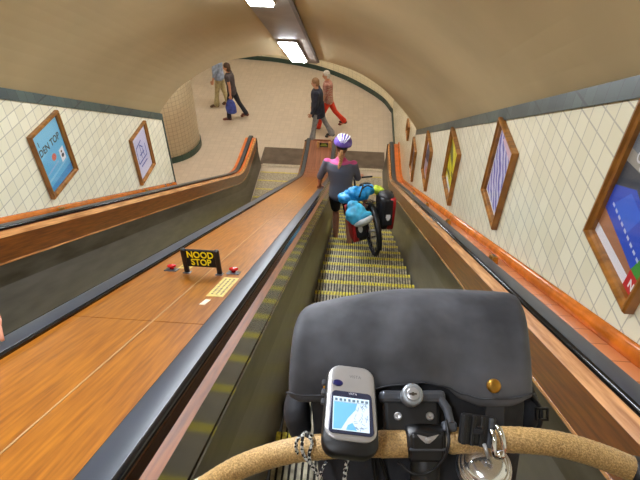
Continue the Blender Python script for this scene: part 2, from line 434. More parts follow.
# ------------------------------------------------------------------ escalators
def profile_side(s, off):
    """inner faces of a balustrade; s=+1 right side of an escalator centred on x=off+.2"""
    P = [(.845,.822),(.804,.783),(.809,.568),(.785,.39),(.722,-.12)]
    return [((.2+off)+s*(x-.2), v) for x, v in P]
RX0, RX1 = .850, .948
def balustrade_side(parent, s, off, y1=YE, shaded=False):
    P = profile_side(s, off)
    if shaded: P[0] = ((.2+off)+s*(.840-.2), .783); P[1] = (P[1][0], .772)
    mx = lambda x: (.2+off)+s*(x-.2)
    th = s*.02
    def strip(name, a, b, m, tk=.02):
        bm = bmesh.new(); dx, dv_ = b[0]-a[0], b[1]-a[1]; l = math.hypot(dx, dv_); nx, nv = (-dv_/l, dx/l)
        if nx*s < 0: nx, nv = -nx, -nv
        sweep(bm, [a, b, (b[0]+nx*tk, b[1]+nv*tk), (a[0]+nx*tk, a[1]+nv*tk)], Y0, y1)
        return obj(name, bm, m, parent)
    strip('cap_moulding', P[0], P[1], M['wood'] if shaded else M['wood_light'])
    strip('wood_panel', P[1], P[2], M['panel_shaded'] if shaded else M['wood'])
    bm = bmesh.new(); x = P[2][0]; bdm = M['panel_shaded'] if shaded else M['wood_light']; sweep(bm, [(x-s*.004,P[2][1]+.008),(x-s*.004,P[2][1]-.008),(x+s*.01,P[2][1]-.008),(x+s*.01,P[2][1]+.008)], Y0, y1); obj('bead', bm, bdm, parent)
    if shaded: strip('rail_shade', (mx(.853), .815), (mx(.836), .775), M['rubber_dark'], .008)  # black strip stands in for the shade under the deck-side rail
    strip('upper_skirt', P[2], P[3], M['skirt'])
    strip('lower_skirt', P[3], P[4], M['skirt2'])
def handrail(off, s, label, dx=0):
    mx = lambda x: (.2+off)+s*(x-.2)+dx
    y1 = YE+.02
    def prof(pts): return [(mx(x), v) for x, v in pts]
    bm = bmesh.new()
    top = [(.866,.8405),(.880,.8435),(.930,.8435),(.942,.8405)]
    body = [(.866,.8405),(.942,.8405),(.949,.832),(.949,.815),(.94,.806),(.858,.806),(.849,.815),(.849,.83),(.855,.838)]
    ys = Y_samples(Y0, y1)
    ends = [(0,0),(.05,.01),(.085,.04),(.1,.1),(.1,.58)]
    def run(pf, mi, closed):
        rings = []
        for y, drop in [(y, 0) for y in ys]+[(y1+e, d) for e, d in ends[1:]]:
            rings.append([bm.verts.new((x, y, base(min(y,y1))+v-drop)) for x, v in prof(pf)])
        n = len(pf)
        for i in range(len(rings)-1):
            for k in range(n if closed else n-1):
                f = bm.faces.new((rings[i][k], rings[i][(k+1)%n], rings[i+1][(k+1)%n], rings[i+1][k])); f.material_index = mi; f.smooth = True
        if closed: bm.faces.new(rings[0][::-1]).material_index = mi; bm.faces.new(rings[-1]).material_index = mi
    run(body, 1, True)
    run(top, 0, False)
    o = obj('handrail', bm, [M['rubber'], M['rubber_dark']])
    tag(o, label, 'handrail', 'escalator handrails'); return o

# one step, ribs along the travel, shared by every copy
PITCH_Y = .375; RISE = PITCH_Y*math.tan(PI/6)
def make_step_meshes(w=1.03, ribs=34):
    bm = bmesh.new(); add_box(bm, (-w/2,0,-.03), (w/2,PITCH_Y+.0,-.012)); add_box(bm, (-w/2,PITCH_Y-.02,-RISE-.02), (w/2,PITCH_Y-.008,-.012))
    for k in range(ribs):
        x = -w/2+(k+.5)*w/ribs; r = w/ribs*.3
        add_box(bm, (x-r,.0,-.013), (x+r,PITCH_Y-.046,0), mi=1)
        add_box(bm, (x-r,PITCH_Y-.008,-RISE-.02), (x+r,PITCH_Y+.0,-.035), mi=1)
    body = bm
    bm2 = bmesh.new()
    for k in range(ribs):
        x = -w/2+(k+.5)*w/ribs; r = w/ribs*.36
        add_box(bm2, (x-r,PITCH_Y-.046,-.013), (x+r,PITCH_Y+.002,.001)); add_box(bm2, (x-r,PITCH_Y-.008,-.035), (x+r,PITCH_Y+.002,-.012))
    return body, bm2
b1, b2 = make_step_meshes()
me_step = bpy.data.meshes.new('step'); bmesh.ops.recalc_face_normals(b1, faces=b1.faces); b1.to_mesh(me_step); me_step.materials.append(M['step_dark']); me_step.materials.append(M['step'])
me_edge = bpy.data.meshes.new('yellow_edge'); bmesh.ops.recalc_face_normals(b2, faces=b2.faces); b2.to_mesh(me_edge); me_edge.materials.append(M['yellow'])
def escalator(off, label):
    t = empty('escalator', (.2+off, 5, line_z(5)))
    for k in range(-11, 21):
        yn = 3.6+PITCH_Y*k
        if yn > 11.42 or yn < -.6: continue
        s = bpy.data.objects.new('step', me_step); C.objects.link(s); s.parent = t
        s.location = (0, yn-PITCH_Y-5, base(yn)-line_z(5))
        e = bpy.data.objects.new('yellow_edge', me_edge); C.objects.link(e); e.parent = s; e['label'] = 'yellow painted nosing of the step'
    tag(t, label, 'escalator')
    def part(name, bm, m):
        o = obj(name, bm, m, t); o.location = (-t.location.x, -t.location.y, -t.location.z); return o
    bm = bmesh.new(); add_box(bm, (.2+off-.6, 11.46, -.003), (.2+off+.6, 12.3, .006)); part('landing_plate', bm, M['plate'])
    bm = bmesh.new(); add_box(bm, (.2+off-.52, 11.36, -.002), (.2+off+.52, 11.46, .012))
    for k in range(34):
        x = .2+off-.515+(k+.5)*1.03/34; add_box(bm, (x-.006,11.3,-.0), (x+.006,11.37,.008))
    part('comb', bm, M['plate_edge'])
escalator(0, 'escalator carrying the cyclist and her loaded bike, yellow-edged slatted steps')
OL = 2*XM-.4
escalator(OL, 'empty escalator left of the wide wooden deck, only its lowest steps showing')

def wrap(name, label):
    t = empty(name); tag(t, label, 'balustrade'); return t
bR = wrap('balustrade', 'balustrade on the right with dark wood panel and salmon tiled ledge below the posters')
balustrade_side(bR, 1, 0)
bm = bmesh.new(); sweep(bm, [(.90,.76),(.90,.8055),(1.066,.8055),(1.066,.76)], Y0, YE); obj('tiled_ledge', bm, M['ledge'], bR)
def newel(parent, x0, x1, m):
    bm = bmesh.new(); add_box(bm, (x0, YE-.05, -.003), (x1, YE+.03, .8), .02); obj('newel_post', bm, m, parent)
newel(bR, .79, 1.06, M['skirt'])
bL = wrap('balustrade', 'balustrade on the far left with dark wood panel, ending in an orange ledge')
balustrade_side(bL, -1, OL)
lx = lambda x: (.2+OL)-(x-.2)
bm = bmesh.new(); sweep(bm, [(lx(.90),.76),(lx(.90),.8055),(lx(1.066),.8055),(lx(1.066),.76)], Y0, 9.3); obj('tiled_ledge', bm, M['ledge'], bL)
bm = bmesh.new(); sweep(bm, [(lx(.86),.77),(lx(.86),.8055),(lx(1.08),.8055),(lx(1.08),.77)], 9.3, YE); obj('orange_ledge', bm, M['ledge_orange'], bL)
bm = bmesh.new(); sweep(bm, [(lx(1.05),-.6),(lx(1.05),.765),(lx(1.075),.765),(lx(1.075),-.6)], 6.48, YE); obj('outer_panel', bm, M['ledge_orange'], bL)
newel(bL, lx(1.07), lx(.79), M['skirt'])
bm = bmesh.new(); sweep(bm, [(.97,.805),(.97,.812),(1.066,.812),(1.066,.805)], 9.35, YE); obj('orange_ledge', bm, M['ledge_orange'], bR)
bC = wrap('deck', 'wide orange varnished wooden deck between the two escalators'); bC['category'] = 'deck'
balustrade_side(bC, -1, 0, shaded=True); balustrade_side(bC, 1, OL, shaded=True)
dx0, dx1 = 2*XM-(-.46), -.46
def deckboard(x0, x1, y0, y1, m): 
    bm = bmesh.new(); sweep(bm, [(x0,.76),(x1,.76),(x1,.8175),(x0,.8175)], y0, y1); return obj('board', bm, m, bC)
seamx = -.765
joins = [Y0, -.9, 1.32, 3.9, 6.5, 9.3]
for a_, b_ in zip(joins, joins[1:]):
    deckboard(dx0, seamx-.004, a_, b_-.004, M['deck'])
    deckboard(seamx+.004, dx1, a_+.0, b_-.004, M['deck'])
deckboard(dx0, dx1, 9.3, YE, M['deck_dark'])
bm = bmesh.new(); sweep(bm, [(seamx-.0025,.8),(seamx+.0025,.8),(seamx+.0025,.8182),(seamx-.0025,.8182)], Y0, 9.3); obj('joint_strip', bm, M['seam'], bC)
newel(bC, dx0-.03, dx1+.03, M['deck_dark'])

handrail(0, 1, 'black handrail on the right, beside the salmon tiled ledge')
handrail(0, -1, 'broad glossy grey handrail between the wooden deck and the cyclist\'s escalator')
handrail(OL, 1, 'black glossy handrail along the left edge of the wooden deck')
handrail(OL, -1, 'thin dark handrail on the far left, under the blue poster', -.055)
# brackets on the ledge beside the right handrail and the left one
for s, off, y, lb in ((1,0,2.66,'below and before the violet striped poster'),(1,0,4.15,'just before the yellow poster'),(1,0,5.5,'between the yellow and greyish posters'),(1,0,6.85,'below the greyish poster'),(-1,OL,3.65,'below the blue poster'),(-1,OL,5.4,'below the lilac poster')):
    x = (.2+off)+s*((.972 if s > 0 else 1.045)-.2)
    t = empty('rail_bracket', (x, y, base(y)+.8075)); t.rotation_euler = (-PI/6,0,0)
    bm = bmesh.new(); add_box(bm, (-.018,-.05,.0), (.018,.05,.046), .004); obj('bracket_plate', bm, M['brass'], t)
    bm = bmesh.new(); add_cyl(bm, (0,-.02,.045), (0,-.02,.050), .007, seg=10); add_cyl(bm, (0,.02,.045), (0,.02,.050), .007, seg=10); obj('screw', bm, M['gunmetal'], t)
    tag(t, 'small brown bracket on the ledge '+lb, 'bracket', 'brackets beside the wall handrails')

# ------------------------------------------------------------------ stop sign and buttons on the deck
def on_deck(x, y, h=0): return Vector((x, y, base(y)+.8175+h))
yS = 2.0
sg = empty('stop_sign', on_deck(-.785, yS)); tag(sg, 'black sign with yellow letters NOOD STOP standing on the deck', 'sign')
bm = bmesh.new(); add_box(bm, (-.08,-.006,.05), (.08,.006,.168), .003); brd = obj('board', bm, FM((12,12,12), .7), sg)
for s in (-1, 1):
    bm = bmesh.new(); add_box(bm, (s*.09-.0135,-.012,-.012), (s*.09+.0135,.012,.172), .008); obj('post', bm, M['black'], sg)
    bm = bmesh.new(); add_box(bm, (s*.09-.02,-.03,-.022), (s*.09+.02,.022,.004), .003, mtx=Matrix.Rotation(-PI/6,4,'X')); obj('foot', bm, M['gunmetal'], sg)
YL = flat('sign_yellow', (250,232,20), .4)
T = Matrix.Translation((0,-.0065,.110))@Matrix.Rotation(PI/2,4,'X')
text_mesh('lettering', 'NOOD\nSTOP', .062, YL, brd, T, bold=.0014, sx=.74, spacing=.84)
RED = mat('red_push_button', (190,24,26), .25, noise=.05, coat=.4)
for x, y, w in ((-.972, 2.02, 'left'), (-.628, 2.03, 'right')):
    t = empty('emergency_button', on_deck(x, y)); t.rotation_euler = (-PI/6,0,0)
    bm = bmesh.new(); add_box(bm, (-.035,-.03,-.003), (.035,.03,.006), .003); obj('base_plate', bm, M['gunmetal'], t)
    bm = bmesh.new(); add_lathe(bm, [(.012,.006),(.012,.016),(.022,.018),(.026,.023),(.024,.03),(.012,.034),(.001,.035)], Matrix.Identity(4)); obj('push_button', bm, RED, t, True)
    tag(t, 'red emergency push button on the deck, just %s of the stop sign' % w, 'button', 'red buttons beside the stop sign')
def decal(name, x0, x1, y0, y1, label):
    t = empty(name, on_deck((x0+x1)/2, (y0+y1)/2)); t.rotation_euler = (-PI/6,0,0)
    w, l = (x1-x0)/2, (y1-y0)/2/C30
    bm = bmesh.new(); add_box(bm, (-w,-l,.0003), (w,l,.0012)); obj('label_plate', bm, mat('yellowed_label', (214,190,98), .4, noise=.1, nscale=30), t)
    bm = bmesh.new()
    for k in range(3):
        xx = -w*.55+w*.55*k
        yy = -l*.8
        while yy < l*.75:
            ll = random.uniform(.012,.04); add_box(bm, (xx-.005,yy,.0012), (xx+.005,min(yy+ll,l*.85),.0016)); yy += ll+.009
    obj('lettering', bm, FM((120,104,60)), t)
    tag(t, label, 'label'); return t
decal('instruction_label', -.655, -.575, 1.64, 1.945, 'yellowed instruction label stuck to the deck below the right red button')
decal('instruction_label', -.955, -.885, 2.06, 2.28, 'yellowed label stuck to the deck behind the left post of the stop sign')
bm = bmesh.new(); add_box(bm, (-.012,-.04,.0), (.012,.04,.002)); o = obj('paint_mark', bm, FM((226,210,180))); o.location = on_deck(-.632, 1.56, .0005); o.rotation_euler = (-PI/6,0,-.1)
tag(o, 'small pale scuffed sticker on the deck below the instruction label', 'sticker')

# ------------------------------------------------------------------ posters
def poster(side, yA, yB, zA, zB, label, art, inner=.8, thick=.045, bar=.034, printmat=None):
    """side +1 right wall, -1 left wall; art(bm) draws in 0..1 coordinates"""
    x = XR if side > 0 else XL
    w = abs(yB-yA); h = zB-zA
    t = empty('poster', (x, (yA+yB)/2, (zA+zB)/2)); t.rotation_euler = (PI/2, 0, -PI/2 if side > 0 else PI/2)
    # local x = reading direction, y = up, z = out of the wall
    bm = bmesh.new(); hw, hhh = w/2, h/2
    pf = [(0,.002),(0,thick*.8),(.006,thick),(bar*.45,thick),(bar*.6,thick*.72),(bar,thick*.6),(bar,.002)]
    cs = [(-1,-1),(1,-1),(1,1),(-1,1)]
    rings = [[bm.verts.new((sx*(hw-d), sy*(hhh-d), z)) for d, z in pf] for sx, sy in cs]
    for i in range(4):
        for k in range(len(pf)-1):
            bm.faces.new((rings[i][k], rings[(i+1)%4][k], rings[(i+1)%4][k+1], rings[i][k+1]))
    obj('frame', bm, M['frame'], t)
    bm = bmesh.new(); add_box(bm, (-hw+.01,-hhh+.01,.001), (hw-.01,hhh-.01,.006))
    iw, ih = hw-bar+.001, hhh-bar+.001
    pr_ = obj('print', bm, printmat or FM((235,235,235)), t)
    if art:
        bm = bmesh.new(); mats = []
        lay = [0]
        def P(rgb, pts):
            m = rgb if not isinstance(rgb, tuple) else FM(rgb)
            if m not in mats: mats.append(m)
            lay[0] += 1
            poly(bm, [((a*2-1)*iw, (b_*2-1)*ih, .0065+lay[0]*.0002) for a, b_ in pts], mats.index(m))
        def R(rgb, a0, b0, a1, b1): P(rgb, [(a0,b0),(a1,b0),(a1,b1),(a0,b1)])
        def Tx(s, size, rgb, a, b_, rot=0, bold=0, sx=1):
            lay[0] += 1
            text_mesh('lettering', s, size, FM(rgb), pr_, Matrix.Translation(((a*2-1)*iw, (b_*2-1)*ih, .0068+lay[0]*.0002))@Matrix.Rotation(rot,4,'Z'), depth=.0001, bold=bold, sx=sx)
        art(P, R, Tx)
        obj('artwork', bm, mats, pr_, keepnorm=True)
    bm = bmesh.new(); add_box(bm, (-iw,-ih,.0145), (iw,ih,.0165)); obj('glass', bm, M['glass'], t)
    tag(t, label, 'poster'); return t
def ell(cx, cy, rx, ry, n=18, r0=0): return [(cx+rx*math.cos(2*PI*k/n+r0), cy+ry*math.sin(2*PI*k/n+r0)) for k in range(n)]
def art_blue(P, R, Tx):
    R((100,186,226), 0,0,1,1); P((124,200,232), [(0,.55),(1,.72),(1,1),(0,1)])
    P((72,150,206), [(0,0),(1,0),(1,.14),(0,.08)]); P((140,206,234), [(.05,.16),(.95,.24),(.95,.27),(.05,.2)])
    P((150,190,226), [(.1,.28),(.6,.33),(.6,.36),(.1,.31)])
    Tx('DEN TOP', .092, (26,40,58), .5, .68, .02, .0022, .92)
    Tx('I', .06, (36,52,70), .16, .82, 0, .002)
    P((220,110,90), ell(.5,.46,.085,.06)); P((240,240,244), [(.72,.26),(.9,.28),(.9,.5),(.72,.48)])
    P((40,40,48), ell(.81,.36,.05,.035)); P((90,60,50), ell(.8,.43,.03,.02))
def art_lilac(P, R, Tx):
    R((216,214,232), 0,0,1,1); R((206,204,228), .05,.2,.95,.9)
    ink = (78,90,160)
    def ln(a, b, w=.012):
        dx, dy = b[0]-a[0], b[1]-a[1]; l = math.hypot(dx, dy); nx, ny = -dy/l*w, dx/l*w
        P(ink, [(a[0]-nx,a[1]-ny),(b[0]-nx,b[1]-ny),(b[0]+nx,b[1]+ny),(a[0]+nx,a[1]+ny)])
    for a, b in (((.2,.35),(.8,.35)),((.2,.35),(.2,.72)),((.8,.35),(.8,.62)),((.2,.72),(.6,.78)),((.45,.4),(.45,.72)),((.45,.72),(.62,.6)),((.35,.5),(.66,.5)),((.3,.25),(.75,.25)),((.62,.4),(.58,.6))): ln(a, b, .016)
def art_travel(P, R, Tx):
    R((120,130,140), 0,0,1,1); P((164,160,150), [(0,.55),(1,.5),(1,.75),(0,.72)]); P((64,72,84), [(0,.42),(.5,.45),(.6,.68),(0,.62)])
    P((226,120,40), [(.45,.66),(1,.62),(1,1),(.6,1)])
    P((176,120,86), [(0,.08),(1,.08),(1,.3),(0,.3)])
    P((90,60,44), [(.55,.34),(.8,.38),(.85,.58),(.6,.56)]); P((196,140,110), ell(.72,.56,.09,.06))
    P((34,82,206), [(0,.2),(.45,.17),(.95,.12),(1,.4),(.7,.46),(.35,.55),(.0,.42)])
    P((54,110,226), [(.1,.3),(.5,.28),(.6,.46),(.3,.5)])
    P((176,120,86), [(0,.08),(.78,.08),(.84,.13),(.5,.17),(0,.22)])
    P((70,160,60), [(.78,.14),(1,.12),(1,.3),(.84,.28)])
    R((238,236,242), 0,0,1,.08); P((206,34,40), [(.78,0),(1,0),(1,.14),(.78,.14)])
    Tx('N', .05, (245,245,245), .89, .065, 0, .002)
    for k in range(9): P((205,216,245), [(.1+k*.085,.3-k*.009),(.1+k*.085+.05,.296-k*.009),(.1+k*.085+.05,.318-k*.009),(.1+k*.085,.322-k*.009)])
    Tx('ogo', .09, (230,230,235), .3, .74, 0, .001)
def wave_print(name, c1, c2, scale, dist=2.0, kind='BANDS', c3=None):
    m, nt, b = new_mat(name)
    tc = nt.nodes.new('ShaderNodeTexCoord'); w = nt.nodes.new('ShaderNodeTexWave'); w.wave_type = kind; w.bands_direction = 'DIAGONAL'
    w.inputs['Scale'].default_value = scale; w.inputs['Distortion'].default_value = dist; w.inputs['Detail'].default_value = 2
    r = nt.nodes.new('ShaderNodeValToRGB'); r.color_ramp.elements[0].color = lin(c1); r.color_ramp.elements[1].color = lin(c2)
    if c3: e = r.color_ramp.elements.new(.5); e.color = lin(c3)
    nt.links.new(tc.outputs['Object'], w.inputs['Vector']); nt.links.new(w.outputs['Fac'], r.inputs[0]); nt.links.new(r.outputs[0], b.inputs['Base Color'])
    b.inputs['Roughness'].default_value = .5; return m
def art_zebra(P, R, Tx):
    R(wave_print('violet_stripes', (84,82,176), (226,222,240), 6, 5), .04,.03,.96,.97)
    P((214,180,196), [(.2,.86),(.9,.8),(.96,.9),(.4,.97)])
def art_yellow(P, R, Tx):
    R(wave_print('yellow_scene', (206,190,30), (240,226,40), 3, 2), 0,0,1,1)
    P((96,96,30), [(.0,.55),(.5,.45),(.45,.62),(.15,.78),(0,.8)]); P((226,226,220), [(.1,0),(1,0),(1,.1),(.1,.12)])
    P((130,120,30), [(.5,.3),(.8,.36),(.7,.44),(.5,.4)]); P((90,84,40), [(.05,.16),(.5,.2),(.45,.26),(.05,.24)])
def art_dusk(P, R, Tx):
    R((176,160,170), 0,0,1,1); P((66,64,78), [(0,.35),(.7,.5),(.8,.85),(.2,.8)]); P((206,190,196), [(0,.86),(1,.84),(1,1),(0,1)]); P((196,110,90), [(.3,.12),(.8,.1),(.7,.3),(.4,.32)])
def art_brown(P, R, Tx):
    R((150,120,112), 0,0,1,1); P((90,66,66), [(.1,.3),(.9,.4),(.8,.8),(.2,.7)]); R((220,206,200), 0,0,1,.14)
poster(-1, 3.625, 4.125, 4.50, 5.13, 'blue poster in a wooden frame reading DEN TOP, on the left wall', art_blue)
poster(-1, 5.34, 5.855, 3.48, 4.13, 'lilac poster with a blue line drawing, farther of the two on the left wall', art_lilac)
poster(1, 1.40, 1.895, 5.815, 6.455, 'large blue and orange poster nearest the camera, cut by the right edge', art_travel)
poster(1, 3.07, 3.585, 4.86, 5.51, 'violet and white striped poster on the right wall', art_zebra)
poster(1, 4.665, 5.24, 3.90, 4.545, 'yellow poster in a wooden frame on the right wall', art_yellow)
poster(1, 6.34, 6.93, 2.915, 3.585, 'greyish poster with dark shape, between the yellow and the brown one', art_dusk)
poster(1, 7.95, 8.48, 2.00, 2.62, 'brown poster on the right wall, last below the green band', art_brown)
poster(1, 9.45, 9.85, 1.98, 2.28, 'tiny framed picture past the green band, above the lower landing', art_brown, bar=.03)
# ------------------------------------------------------------------ figures
def root_origin(o):
    p = Vector((0,0,0))
    while o is not None: p += o.location; o = o.parent
    return p
def wobj(name, bm, m, parent, smooth=True):
    """part whose shape is given in world coordinates"""
    org = root_origin(parent)
    for v in bm.verts: v.co -= org
    return obj(name, bm, m, parent, smooth)
def loft(bm, rings, seg=20, mi=0):
    """rings: (centre, right, forward, rx, ry)"""
    R_ = [[bm.verts.new(Vector(c)+Vector(a)*(rx*math.cos(2*PI*k/seg))+Vector(f)*(ry*math.sin(2*PI*k/seg))) for k in range(seg)] for c, a, f, rx, ry in rings]
    for i in range(len(R_)-1):
        for k in range(seg): bm.faces.new((R_[i][k], R_[i][(k+1)%seg], R_[i+1][(k+1)%seg], R_[i+1][k])).material_index = mi
    bm.faces.new(R_[0][::-1]); bm.faces.new(R_[-1])
def mixv(a, b, t): return Vector(a)*(1-t)+Vector(b)*t
def limb(bm, a, b, r0, r1, mid=None, n=5):
    a, b = Vector(a), Vector(b); rm = mid or (r0+r1)/2*1.06
    rr = [r0*(1-t)*(1-2*t)+4*t*(1-t)*rm+r1*t*(2*t-1) if False else (r0+(rm-r0)*min(1,t*2.4) if t < .42 else rm+(r1-rm)*(t-.42)/.58) for t in [i/n for i in range(n+1)]]
    add_tube(bm, [a.lerp(b, i/n) for i in range(n+1)], rr, 14)
    add_ell(bm, a, (r0,)*3, u=12, v=8); add_ell(bm, b, (r1,)*3, u=12, v=8)
def hand(bm, wrist, d, side, palm_n, curl=.5, s=1.0):
    """palm with four fingers and a thumb; d = direction, palm_n = direction the palm faces, side = towards the thumb"""
    d = Vector(d).normalized(); n = Vector(palm_n); n = (n-d*n.dot(d)).normalized(); sd = Vector(side); sd = (sd-d*sd.dot(d)-n*sd.dot(n)).normalized()
    w = Vector(wrist)
    loft(bm, [(w+d*t*s, sd, n, rx*s, ry*s) for t, rx, ry in ((-.02,.024,.018),(.0,.026,.018),(.03,.036,.017),(.07,.041,.016),(.092,.038,.013))], 14)
    for k, (o, L) in enumerate(((.029,.07),(.010,.078),(-.010,.072),(-.028,.056))):
        p = w+(d*.085+sd*o)*s; pts = [p-d*.02*s, p]; a = curl*.5; c = p
        for j, f in enumerate((.45,.32,.23)):
            dd = d*math.cos(a)+n*math.sin(a); c = c+dd*L*f*s; pts.append(c); a += curl*(.9 if j == 0 else .6)
        add_tube(bm, pts, [.0095*s,.0098*s,.009*s,.0082*s,.0065*s], 8)
    p = w+(d*.03+sd*.032)*s; t1 = p+(d*.025+sd*.022+n*.012)*s; t2 = t1+(d*.028+sd*.006+n*.014)*s; t3 = t2+(d*.02+n*.01)*s
    add_tube(bm, [p-sd*.015*s, p, t1, t2, t3], [.012*s,.0125*s,.0115*s,.0105*s,.008*s], 8)
def figure(name, loc, yaw, J, look, label, cat='person', group=None, h=1.7):
    """J: joints in metres, x right, y forward, z up.  look: colours and garment options"""
    t = empty(name, loc, (0,0,yaw)); tag(t, label, cat, group)
    k = h/1.72; hs = look.get('headscale',1); skin = mat(name+'_skin', look['skin'], .55, noise=.05, nscale=8)
    V = {a: Vector(b) for a, b in J.items() if not (a.startswith('hand') or a == 'nofix')}
    hc = V['head']; hf = Vector(J.get('face', (0,1,0))).normalized(); hu = (hc-V['neck']).normalized()
    hf = (hf-hu*hf.dot(hu)).normalized(); hr = hf.cross(hu).normalized()
    pr_ = (V['hipR']-V['hipL']).normalized(); sr_ = (V['shR']-V['shL']).normalized()
    pelv = (V['hipR']+V['hipL'])/2; chest = (V['shR']+V['shL'])/2
    up = (chest-pelv).normalized(); fw = up.cross(pr_).normalized()*-1
    fw = pr_.cross(up)*-1; fw = -fw if fw.dot(Vector((0,1,0))) < 0 and not J.get('nofix') else fw
    sw = (V['shR']-V['shL']).length/2
    def torso(bm, g=0, bottom=0):
        rr = [(-.09,.125,.085),(-.03,.158,.105),(.06,.15,.1),(.2,.128,.088),(.34,.15,.1),(.46,.172,.105),(.55,.165,.085),(.59,.1,.06)]
        L = (chest-pelv).length
        loft(bm, [(pelv+up*(z/.55*L), mixv(pr_, sr_, max(0,min(1,z/.5))).normalized(), fw, (rx*(sw/.19)*k if z > .3 else rx*k)+g, ry*k*look.get('belly',1)+g) for z, rx, ry in rr if z >= bottom-.09])
    # skin body, one continuous mesh
    bm = bmesh.new(); torso(bm)
    hm = Matrix((hr, hf, hu)).transposed()
    add_ell(bm, hc+hu*.02*k, (.074*k,.094*k,.112*k), mtx=hm, u=20, v=14)
    add_ell(bm, hc-hu*.045*k+hf*.02*k, (.058*k,.07*k,.066*k), mtx=hm)
    add_tube(bm, [V['neck']-up*.06*k, V['neck'], hc], [.066*k,.055*k,.052*k], 14)
    add_tube(bm, [hc+hu*.025*k+hf*.08*k, hc-hu*.012*k+hf*.108*k, hc-hu*.022*k+hf*.085*k], [.010*k,.016*k,.012*k], 8)
    add_tube(bm, [hc-hu*.055*k+hf*.082*k-hr*.02*k, hc-hu*.055*k+hf*.09*k, hc-hu*.055*k+hf*.082*k+hr*.02*k], .009*k, 8)
    for s in (-1, 1): add_ell(bm, hc+hr*s*.074*k-hf*.005*k, (.012*k,.022*k,.032*k), mtx=hm)
    for s, a in ((-1,'L'),(1,'R')):
        limb(bm, V['sh'+a], V['el'+a], .05*k, .036*k, .045*k); limb(bm, V['el'+a], V['wr'+a], .037*k, .026*k, .038*k)
        limb(bm, V['hip'+a], V['kn'+a], .088*k, .054*k, .078*k); limb(bm, V['kn'+a], V['an'+a], .054*k, .038*k, .056*k)
        toe = V['toe'+a]; add_tube(bm, [V['an'+a]-Vector((0,0,.02)), V['an'+a].lerp(toe,.5)-Vector((0,0,.025)), toe], [.04*k,.036*k,.026*k], 12)
    body = obj('body', bm, skin, t, True)
    remesh(body, .013, 3)
    bm = bmesh.new(); bm.from_mesh(body.data)
    for s, a in ((-1,'L'),(1,'R')):
        d = V['wr'+a]-V['el'+a]; o = J.get('hand'+a, None)
        if o: dd, sd, pn, cu = o
        else: dd, sd, pn, cu = d, Vector((0,1,0)), Vector((-s,0,0)), .5
        hand(bm, V['wr'+a], dd, sd, pn, cu, k)
    # eyes sit in the same mesh
    bm.to_mesh(body.data); bm.free(); body.data.polygons.foreach_set('use_smooth', [True]*len(body.data.polygons))
    bm = bmesh.new()
    for s in (-1, 1): add_ell(bm, hc+hr*s*.03*k+hf*.086*k+hu*.012*k, (.010*k,.006*k,.007*k), mtx=hm, u=10, v=6)
    obj('eyes', bm, FM((40,30,24)), t, True)
    # garments
    def garment(nm, fn, m, vox=.015, sm=2):
        b_ = bmesh.new(); fn(b_); o = obj(nm, b_, m, t, True); remesh(o, vox, sm); return o
    sl = look.get('sleeve', 1.0)       # 0 none, .5 to the elbow, 1 to the wrist
    def top(b_):
        torso(b_, .016+look.get('bulk',0), bottom=-.09 if look.get('untucked', True) else 0)
        add_ell(b_, V['neck']-up*.03*k, (.075*k,.07*k,.05*k))
        for s, a in ((-1,'L'),(1,'R')):
            if sl <= .5: limb(b_, V['sh'+a], V['sh'+a].lerp(V['el'+a], sl*2), .062*k, .052*k, .06*k)
            else:
                limb(b_, V['sh'+a], V['el'+a], .066*k+look.get('bulk',0)*.5, .05*k+look.get('bulk',0)*.5, .058*k+look.get('bulk',0)*.5); limb(b_, V['el'+a], V['el'+a].lerp(V['wr'+a], (sl-.5)*2*.94), .05*k, .038*k, .048*k)
        if look.get('coat'):
            loft(b_, [(pelv+up*z*k, pr_, fw, rx*k, ry*k+look.get('bulk',0)) for z, rx, ry in ((-.2,.185,.14),(-.1,.19,.14),(.05,.185,.135),(.2,.165,.125))])
    garment(look.get('topname','shirt'), top, CM(look['top']) if isinstance(look['top'], tuple) else look['top'])
    lg = look.get('leg', 1.0)
    def pants(b_):
        loft(b_, [(pelv+up*z*k, pr_, fw, rx*k, ry*k) for z, rx, ry in ((-.12,.12,.09),(-.05,.172,.122),(.04,.17,.118),(.1,.155,.11))])
        for a in 'LR':
            if lg <= .5: limb(b_, V['hip'+a], V['hip'+a].lerp(V['kn'+a], lg*2), .1*k, .078*k, .095*k)
            else:
                fl = look.get('flare', .05)
                limb(b_, V['hip'+a], V['kn'+a], .1*k, .068*k, .09*k); limb(b_, V['kn'+a], V['kn'+a].lerp(V['an'+a], (lg-.5)*2*.95), .068*k, fl+.004, .064*k)
    garment(look.get('legname','trousers'), pants, CM(look['bottom']))
    for a in 'LR':
        b_ = bmesh.new(); an, toe = V['an'+a], V['toe'+a]; dd = (toe-an); dd.z = 0; dd.normalize(); ex = dd.cross(Vector((0,0,1)))
        mm = Matrix((ex, dd, Vector((0,0,1)))).transposed()
        sole = min(toe.z, an.z)-.03
        add_ell(b_, an+dd*.05*k+Vector((0,0,-.035)), (.044*k,.12*k,.042), mtx=mm); add_ell(b_, toe+Vector((0,0,-.006)), (.046*k,.06*k,.034), mtx=mm); add_ell(b_, an-dd*.02*k+Vector((0,0,-.03)), (.04*k,.06*k,.055), mtx=mm)
        o = obj('shoe', b_, FM(look['shoe'], .5), t, True); remesh(o, .008, 2)
